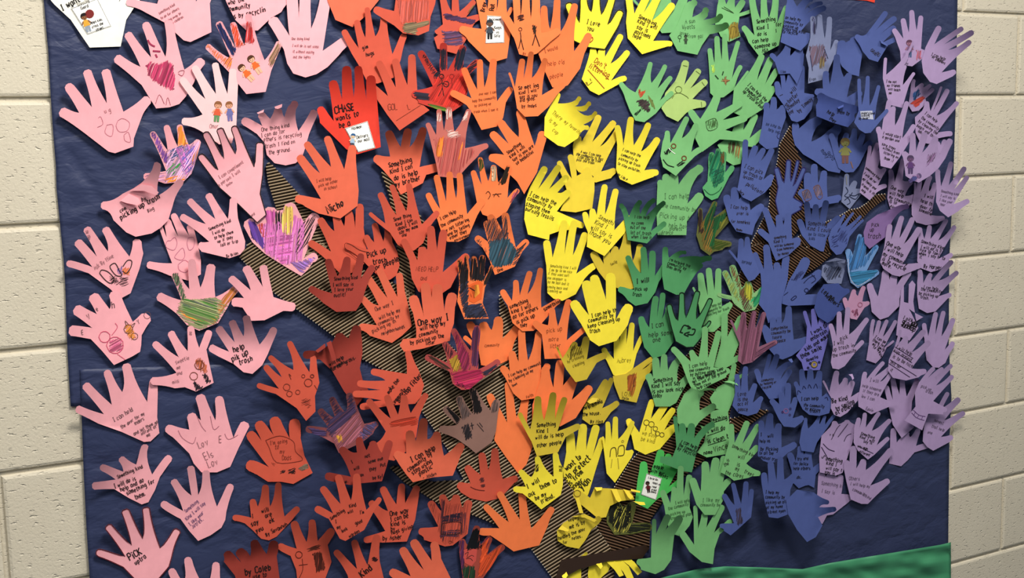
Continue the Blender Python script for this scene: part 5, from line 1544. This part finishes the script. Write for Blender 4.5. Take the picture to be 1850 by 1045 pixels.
class Ink:
    """collects ribbons and fills in photograph pixels, one mesh with one slot per colour"""
    def __init__(self, hand): self.h = hand; self.v = []; self.f = []; self.fm = []; self.mats = []
    def slot(self, m):
        if m not in self.mats: self.mats.append(m)
        return self.mats.index(m)
    def ribbon(self, P, w, mat, eps=0.0005, taper=False):
        s = self.slot(mat); n = len(P); k = len(self.v)
        if n < 2: return
        for i, (x, y) in enumerate(P):
            a = P[max(0, i - 1)]; b = P[min(n - 1, i + 1)]
            dx, dy = b[0] - a[0], b[1] - a[1]; l = math.hypot(dx, dy) or 1
            nx, ny = -dy / l * w / 2, dx / l * w / 2
            if taper and i in (0, n - 1): nx *= .4; ny *= .4
            self.v.append(self.h.pos(x - nx, y - ny, eps)); self.v.append(self.h.pos(x + nx, y + ny, eps))
        for i in range(n - 1):
            self.f.append((k + 2*i, k + 2*i + 1, k + 2*i + 3, k + 2*i + 2)); self.fm.append(s)
    def fill(self, P, mat, eps=0.00045):
        s = self.slot(mat); k = len(self.v)
        for (x, y) in P: self.v.append(self.h.pos(x, y, eps))
        self.f.append(tuple(range(k, k + len(P)))); self.fm.append(s)
    def build(self, name, parent):
        if self.f: return mesh_obj(name, self.v, self.f, self.mats, parent, fmat=self.fm)

def catmull(P, n=4):
    if len(P) < 3: return P
    out = []
    for i in range(len(P) - 1):
        p0 = P[max(0, i - 1)]; p1 = P[i]; p2 = P[i + 1]; p3 = P[min(len(P) - 1, i + 2)]
        for j in range(n):
            t = j / n
            out.append(tuple(0.5 * (2 * p1[c] + (p2[c] - p0[c]) * t + (2 * p0[c] - 5 * p1[c] + 4 * p2[c] - p3[c]) * t * t + (3 * p1[c] - p0[c] - 3 * p2[c] + p3[c]) * t ** 3) for c in (0, 1)))
    out.append(P[-1])
    return out
def shade(hexc, f):
    return ''.join('%02x' % max(0, min(255, int(int(hexc[i:i+2], 16) * f))) for i in (0, 2, 4))

class Hand:
    def __init__(self, line, idx):
        q = line.split('|')
        self.col = q[0]
        self.opt = dict(kv.split('=') for kv in q[5].split()) if len(q) > 5 and q[5] else {}
        self.label = q[4]; self.cmds = []
        tips = pts(q[1]); palm = [p[:2] for p in pts(q[3])]
        val = [p[:2] for p in pts(q[2])] if len(tips) > 1 else []
        val = val[:len(tips) - 1]
        self.z = idx + float(self.opt.get('z', 0))
        base = [palm[-1]] + val + [palm[0]]
        w = float(self.opt.get('w', 14))
        rnd = random.Random(idx * 13 + 5)
        out = []
        for i, T in enumerate(tips):
            A, B = base[i], base[i + 1]
            bul = T[2] if len(T) > 2 else rnd.uniform(-1, 1) * 0.7
            M = ((A[0] + B[0]) / 2, (A[1] + B[1]) / 2)
            ax, ay = T[0] - M[0], T[1] - M[1]; ln = math.hypot(ax, ay) or 1
            ux, uy = ax / ln, ay / ln; nx, ny = uy, -ux
            half = abs((A[0] - B[0]) * nx + (A[1] - B[1]) * ny) / 2
            ww = min(w, max(4, half * 2.1)) * rnd.uniform(.92, 1.08)
            sq = self.col in ('pk', 'pl') and rnd.random() < .7
            ca = min((0.28 if sq else 0.5) * ww, ln * .35)
            s1 = 1 - ca / ln
            def edge(sgn, s, E):
                hw = ww / 2 * (1.05 - .05 * s) + (half - ww / 2) * (1 - s) ** 2.6
                cx = M[0] + ax * s + nx * bul * 4 * s * (1 - s); cy = M[1] + ay * s + ny * bul * 4 * s * (1 - s)
                k = (1 - s) ** 2
                ex = E[0] - (M[0] + sgn * nx * half); ey = E[1] - (M[1] + sgn * ny * half)
                return (cx + sgn * nx * hw + ex * k, cy + sgn * ny * hw + ey * k)
            out.append(A)
            for s in (.2, .4, .6, .8): out.append(edge(1, s * s1, A))
            for a in ((0, 60, 120, 180) if sq else (0, 40, 75, 105, 140, 180)):
                r = math.radians(a)
                cx = M[0] + ax * s1; cy = M[1] + ay * s1
                out.append((cx + nx * ww / 2 * math.cos(r) + ux * ca * math.sin(r) ** .8, cy + ny * ww / 2 * math.cos(r) + uy * ca * math.sin(r) ** .8))
            for s in (.8, .6, .4, .2): out.append(edge(-1, s * s1, B))
        out += palm[:-1] if True else []
        o2 = []
        for p in out:
            if not o2 or math.hypot(p[0] - o2[-1][0], p[1] - o2[-1][1]) > 0.4: o2.append(p)
        if math.hypot(o2[0][0] - o2[-1][0], o2[0][1] - o2[-1][1]) < 0.4: o2.pop()
        self.out = o2; self.tips = tips; self.base = base
        self.cx = sum(p[0] for p in base + palm) / len(base + palm); self.cy = sum(p[1] for p in base + palm) / len(base + palm)
        xs = [p[0] for p in o2]; ys = [p[1] for p in o2]
        self.bb = (min(xs), min(ys), max(xs), max(ys))
        # curl axis: from the palm to the middle finger tips
        tx = sorted(tips, key=lambda t: -math.hypot(t[0] - self.cx, t[1] - self.cy))[:3]
        mx = sum(t[0] for t in tx) / len(tx) - self.cx; my = sum(t[1] for t in tx) / len(tx) - self.cy
        l = math.hypot(mx, my) or 1
        self.axd = (mx / l, my / l)
        self.S = max((t[0] - self.cx) * self.axd[0] + (t[1] - self.cy) * self.axd[1] for t in tips)
        bs = [(b[0] - self.cx) * self.axd[0] + (b[1] - self.cy) * self.axd[1] for b in base]
        self.s0 = min(0.25 * self.S, sum(bs) / len(bs) - 0.12 * self.S)
        self.L = float(self.opt.get('L', 4)) * 0.001 * (2.3 if self.bb[0] < 1250 else 2.0)
        self.depth = 0.0105
        self.flat = None
        self.loc = None
    def lift(self, x, y):
        s = (x - self.cx) * self.axd[0] + (y - self.cy) * self.axd[1]
        t = (s - self.s0) / max(1, self.S - self.s0)
        return self.L * t * t if t > 0 else 0.0
    def pos(self, x, y, eps=0.0):
        return at(x, y, self.depth + self.lift(x, y) + eps) - self.loc
    def build(self):
        self.loc = at(self.cx, self.cy, self.depth)
        hexc = PAPER[self.col]
        pm = paper(hexc); em = plain(''.join('%02x' % int((int(hexc[i:i+2], 16) * .55 + 245 * .45)) for i in (0, 2, 4)))
        n = len(self.out)
        V = [Vector(p) for p in self.out]
        step = 9 if self.L > 0.002 else 40
        x0, y0, x1, y1 = self.bb
        gx = x0 + step / 2; extra = []
        while gx < x1:
            gy = y0 + step / 2
            while gy < y1:
                if inside(self.out, gx, gy): extra.append(Vector((gx, gy)))
                gy += step
            gx += step
        try:
            r = delaunay_2d_cdt(V + extra, [], [list(range(n))], 1, 1e-4)
            V2, F2 = r[0], r[2]
        except Exception:
            V2, F2 = V, [tuple(range(n))]
        P = [(v.x, v.y) for v in V2]
        k = len(P)
        vs = [self.pos(x, y) for x, y in P] + [self.pos(x, y, -0.0005) for x, y in P]
        fs = []; fm = []
        cnt = {}
        for f in F2:
            f = list(f)
            A = sum(P[f[i]][0] * P[f[(i + 1) % len(f)]][1] - P[f[(i + 1) % len(f)]][0] * P[f[i]][1] for i in range(len(f)))
            if A > 0: f = f[::-1]
            fs.append(tuple(f)); fm.append(0)
            fs.append(tuple(v + k for v in f[::-1])); fm.append(0)
            for i in range(len(f)): cnt[(f[i], f[(i + 1) % len(f)])] = 1
        rim = {}
        def rv(i):
            if i not in rim: rim[i] = len(vs); vs.append(vs[i].copy())
            return rim[i]
        for (a, b) in cnt:
            if (b, a) not in cnt: fs.append((rv(b), rv(a), rv(a + k), rv(b + k))); fm.append(1)
        # folded-over fingers: the same sheet rolled forward over itself
        for c in self.cmds:
            if c[0] == 'x':
                poly = [p[:2] for p in pts(c[1:])]
                m0 = len(vs); nn = len(poly)
                ext = max(math.hypot(p[0] - poly[0][0], p[1] - poly[0][1]) for p in poly)
                for off in (0.0, -0.0005):
                    for (x, y) in poly:
                        t = min(math.hypot(x - poly[0][0], y - poly[0][1]), math.hypot(x - poly[1][0], y - poly[1][1])) / ext
                        top = self.lift(x, y) + 0.0022 + 0.011 * t ** 0.8
                        vs.append(at(x, y, self.depth + top + off) - self.loc)
                A = sum(poly[i][0] * poly[(i + 1) % nn][1] - poly[(i + 1) % nn][0] * poly[i][1] for i in range(nn))
                idx = list(range(m0, m0 + nn))
                fs.append(tuple(idx[::-1] if A > 0 else idx)); fm.append(0)
                fs.append(tuple(v + nn for v in (idx if A > 0 else idx[::-1]))); fm.append(0)
                for i in range(nn):
                    a, b = m0 + i, m0 + (i + 1) % nn
                    fs.append((rv(a), rv(b), rv(b + nn), rv(a + nn))); fm.append(1)
        ob = mesh_obj('paper_hand', vs, fs, [pm, em], loc=self.loc, fmat=fm, smooth=True)
        ob.data.shade_flat()
        for p in ob.data.polygons: p.use_smooth = (p.material_index == 0)
        tag(ob, self.label, 'paper hand', GROUP.get(self.col))
        self.decorate(ob, hexc)
    def text(self, ink, rest, need=True, eps=0.0005, ref=None):
        q = rest.split(None, 5)
        x, y, ang, size, kind = float(q[0]), float(q[1]), math.radians(float(q[2])), float(q[3]) * .88, q[4]
        st = q[5]
        hx, wf = INKS[kind]
        if hx is None: hx = shade(PAPER[self.col], 0.62)
        mat = plain(hx)
        u = size / 6; ca, sa = math.cos(ang), math.sin(ang)
        rnd = random.Random(st + q[0])
        cx = 0
        for ch in st:
            g = GLYPH.get(ch)
            wd = WID.get(ch, 4)
            if g:
                jx, jy, js = rnd.uniform(-.25, .25), rnd.uniform(-.45, .45), rnd.uniform(.88, 1.12)
                mid = (cx + wd / 2) * u * .68
                mxp, myp = x + mid * ca - 2 * u * sa * 1, y - mid * sa - 2 * u * ca
                if not need or inside(self.out, mxp, myp):
                    for stk in g:
                        P = []
                        for (a, b) in stk:
                            xx = (cx + a * js + jx + b * .10) * u * .68; yy = (b * js + jy) * u
                            P.append((x + xx * ca - yy * sa, y - xx * sa - yy * ca))
                        P = catmull(P, 2) if len(P) > 3 and ch.islower() else P
                        ink.ribbon(P, max(0.75, size * wf), mat, eps)
            cx += wd + 1.1
    def decorate(self, ob, hexc):
        crayon = Ink(self); draw = Ink(self); wr = Ink(self)
        card = None; cpr = None
        if 'o' in self.opt:
            P = self.out + [self.out[0]]
            Q = []
            for i, p in enumerate(self.out):
                a = self.out[i - 1]; b = self.out[(i + 1) % len(self.out)]
                dx, dy = b[0] - a[0], b[1] - a[1]; l = math.hypot(dx, dy) or 1
                Q.append((p[0] - dy / l * .9, p[1] + dx / l * .9))
            draw.ribbon(Q + [Q[0]], 1.7, plain(self.opt['o']), 0.0007)
        for c in self.cmds:
            k, rest = c[0], c[2:]
            if k == 'h':
                q = rest.split(None, 4)
                mats3 = [plain(q[0]), plain(shade(q[0], .78)), plain(shade(q[0], 1.22))]; mat = mats3[0]; sp = float(q[1]); a = math.radians(float(q[2])); w = float(q[3])
                poly = [p[:2] for p in pts(q[4])]
                d = (math.cos(a), -math.sin(a)); nr = (math.sin(a), math.cos(a))
                rnd = random.Random(rest); crayon = Ink(self); a_first = a
                qq = [p[0] * nr[0] + p[1] * nr[1] for p in poly]
                t = min(qq)
                sp *= .72
                while t < max(qq):
                    tt = t + rnd.uniform(-.4, .4) * sp
                    mat = mats3[rnd.choice((0, 0, 1, 2))]
                    for (a0, a1) in clip_line(poly, (nr[0] * tt, nr[1] * tt), d):
                        a0 += rnd.uniform(-2.5, 2.5); a1 += rnd.uniform(-2.5, 2.5)
                        if a1 - a0 < 1.5: continue
                        m = max(2, int((a1 - a0) / 6)); b = rnd.uniform(-1.5, 1.5)
                        P = [(nr[0] * (tt + b * math.sin(math.pi * i / m)) + d[0] * (a0 + (a1 - a0) * i / m), nr[1] * (tt + b * math.sin(math.pi * i / m)) + d[1] * (a0 + (a1 - a0) * i / m)) for i in range(m + 1)]
                        run = []
                        for p in P:
                            if inside(self.out, *p): run.append(p)
                            else:
                                if len(run) > 1: crayon.ribbon(run, w * rnd.uniform(.7, 1.15), mat, 0.0004 + rnd.random() * .0002, True)
                                run = []
                        if len(run) > 1: crayon.ribbon(run, w * rnd.uniform(.7, 1.15), mat, 0.0004 + rnd.random() * .0002, True)
                    t += sp
                tag(crayon.build('crayon_patch', ob), kind='stuff') if crayon.f else None
            elif k == 's':
                q = rest.split(None, 2)
                draw.ribbon(catmull([p[:2] for p in pts(q[2])]), float(q[1]), plain(q[0]), 0.0007)
            elif k == 'f':
                q = rest.split(None, 1)
                draw.fill([p[:2] for p in pts(q[1])][::-1], plain(q[0]), 0.00045)
            elif k == 'c':
                q = rest.split()
                if q[1] == 'f':
                    x, y, r = map(float, q[2:5])
                    tgt = cpr or draw
                    tgt.fill([(x + r * math.cos(i * .524), y - r * math.sin(i * .524)) for i in range(12)], plain(q[0]), 0.0016 if cpr else 0.0006)
                else:
                    w, x, y, r = map(float, q[1:5])
                    draw.ribbon([(x + r * math.cos(i * .4488) * (1 + .05 * math.sin(i * 3)), y + r * math.sin(i * .4488)) for i in range(15)], w, plain(q[0]), 0.0007)
            elif k == 'm':
                q = rest.split()
                x, y, h, a = float(q[0]), float(q[1]), float(q[2]), math.radians(float(q[3]))
                skin, hair, top, bot = [plain(t) for t in q[4:8]]
                tgt = cpr or Ink(self); e = 0.0013 if cpr else 0.0005
                def T(u, v): return (x + (u * math.cos(a) + v * math.sin(a)) * h, y + (-u * math.sin(a) + v * math.cos(a)) * h)
                def blob(u, v, ru, rv, m, ee): tgt.fill([T(u + ru * math.cos(i * .628), v - rv * math.sin(i * .628)) for i in range(10)], m, ee)
                def quad(P, m, ee): tgt.fill([T(*p) for p in P], m, ee)
                blob(0, -.02, .20, .19, hair, e)
                quad([(-.05, .12), (-.05, .22), (.05, .22), (.05, .12)], skin, e + .0001)
                quad([(-.11, .19), (-.19, .52), (.19, .52), (.11, .19)], top, e + .0002)
                quad([(-.14, .50), (-.13, .85), (-.02, .85), (.0, .50)], bot, e + .0001)
                quad([(.0, .50), (.02, .85), (.13, .85), (.14, .50)], bot, e + .0001)
                blob(0, .02, .15, .155, skin, e + .0002)
                quad([(-.17, -.05), (-.13, -.03), (.13, -.03), (.17, -.05), (.12, -.18), (-.12, -.18)], hair, e + .0003)
                tgt.ribbon([T(.13, .24), T(.24, .40)], max(1, h * .07), skin, e + .0003)
                tgt.ribbon([T(-.13, .24), T(-.24, .40)], max(1, h * .07), skin, e + .0003)
                blob(-.06, .03, .018, .022, plain('181414'), e + .0004); blob(.06, .03, .018, .022, plain('181414'), e + .0004)
                tgt.ribbon([T(-.05, .10), T(0, .12), T(.05, .10)], max(.6, h * .02), plain('181414'), e + .0004)
                if not cpr: tgt.build('drawn_figure', ob)
            elif k == 'k':
                poly = [p[:2] for p in pts(rest)]
                card = mesh_obj('printed_card', [self.pos(x, y, .0010) for x, y in poly] + [self.pos(x, y, .0002) for x, y in poly],
                                [(3, 2, 1, 0), (4, 5, 6, 7), (0, 1, 5, 4), (1, 2, 6, 5), (2, 3, 7, 6), (3, 0, 4, 7)], [plain('f1f0ea')], ob)
                card['label'] = 'small white printed card'
                cpr = Ink(self)
                cpr.ribbon([(p[0] * .96 + .04 * sum(t[0] for t in poly) / 4, p[1] * .96 + .04 * sum(t[1] for t in poly) / 4) for p in poly + poly[:1]], .7, plain('55524e'), .0012)
            elif k == 't': self.text(wr, rest, True, 0.0008)
            elif k == 'T': self.text(cpr, rest, False, 0.0014)
        draw.build('drawing', ob)
        wr.build('writing', ob)
        if card: cpr.build('card_print', card)

hands = []
for ln in DATA.strip().split('\n'):
    ln = ln.rstrip()
    if not ln or ln.startswith('#pk'): continue
    if '|' in ln: hands.append(Hand(ln, len(hands)))
    else: hands[-1].cmds.append(ln)
hands.sort(key=lambda h: h.z)
# stacking: every hand lies in front of those it overlaps; fingers lying under a later sheet stay flat
for i, h in enumerate(hands):
    d = 0.0105
    if any(inside(tp, x, y) for tp in TREEPOLY for (x, y) in h.out[::3] + [(h.cx, h.cy)]): d = 0.0148
    for g in hands[:i]:
        if g.bb[0] > h.bb[2] or g.bb[2] < h.bb[0] or g.bb[1] > h.bb[3] or g.bb[3] < h.bb[1]: continue
        if any(inside(g.out, x, y) for (x, y) in h.out) or any(inside(h.out, x, y) for (x, y) in g.out):
            for (x, y) in g.out:
                if g.lift(x, y) > 0.0048 and inside(h.out, x, y):
                    g.L = min(g.L, 0.0048 * g.L / max(1e-6, g.lift(x, y)))
            up_ = max([g.lift(x, y) for (x, y) in g.out if inside(h.out, x, y)] + [0])
            d = max(d, g.depth + up_ + 0.0013)
    h.depth = d
for h in hands: h.build()
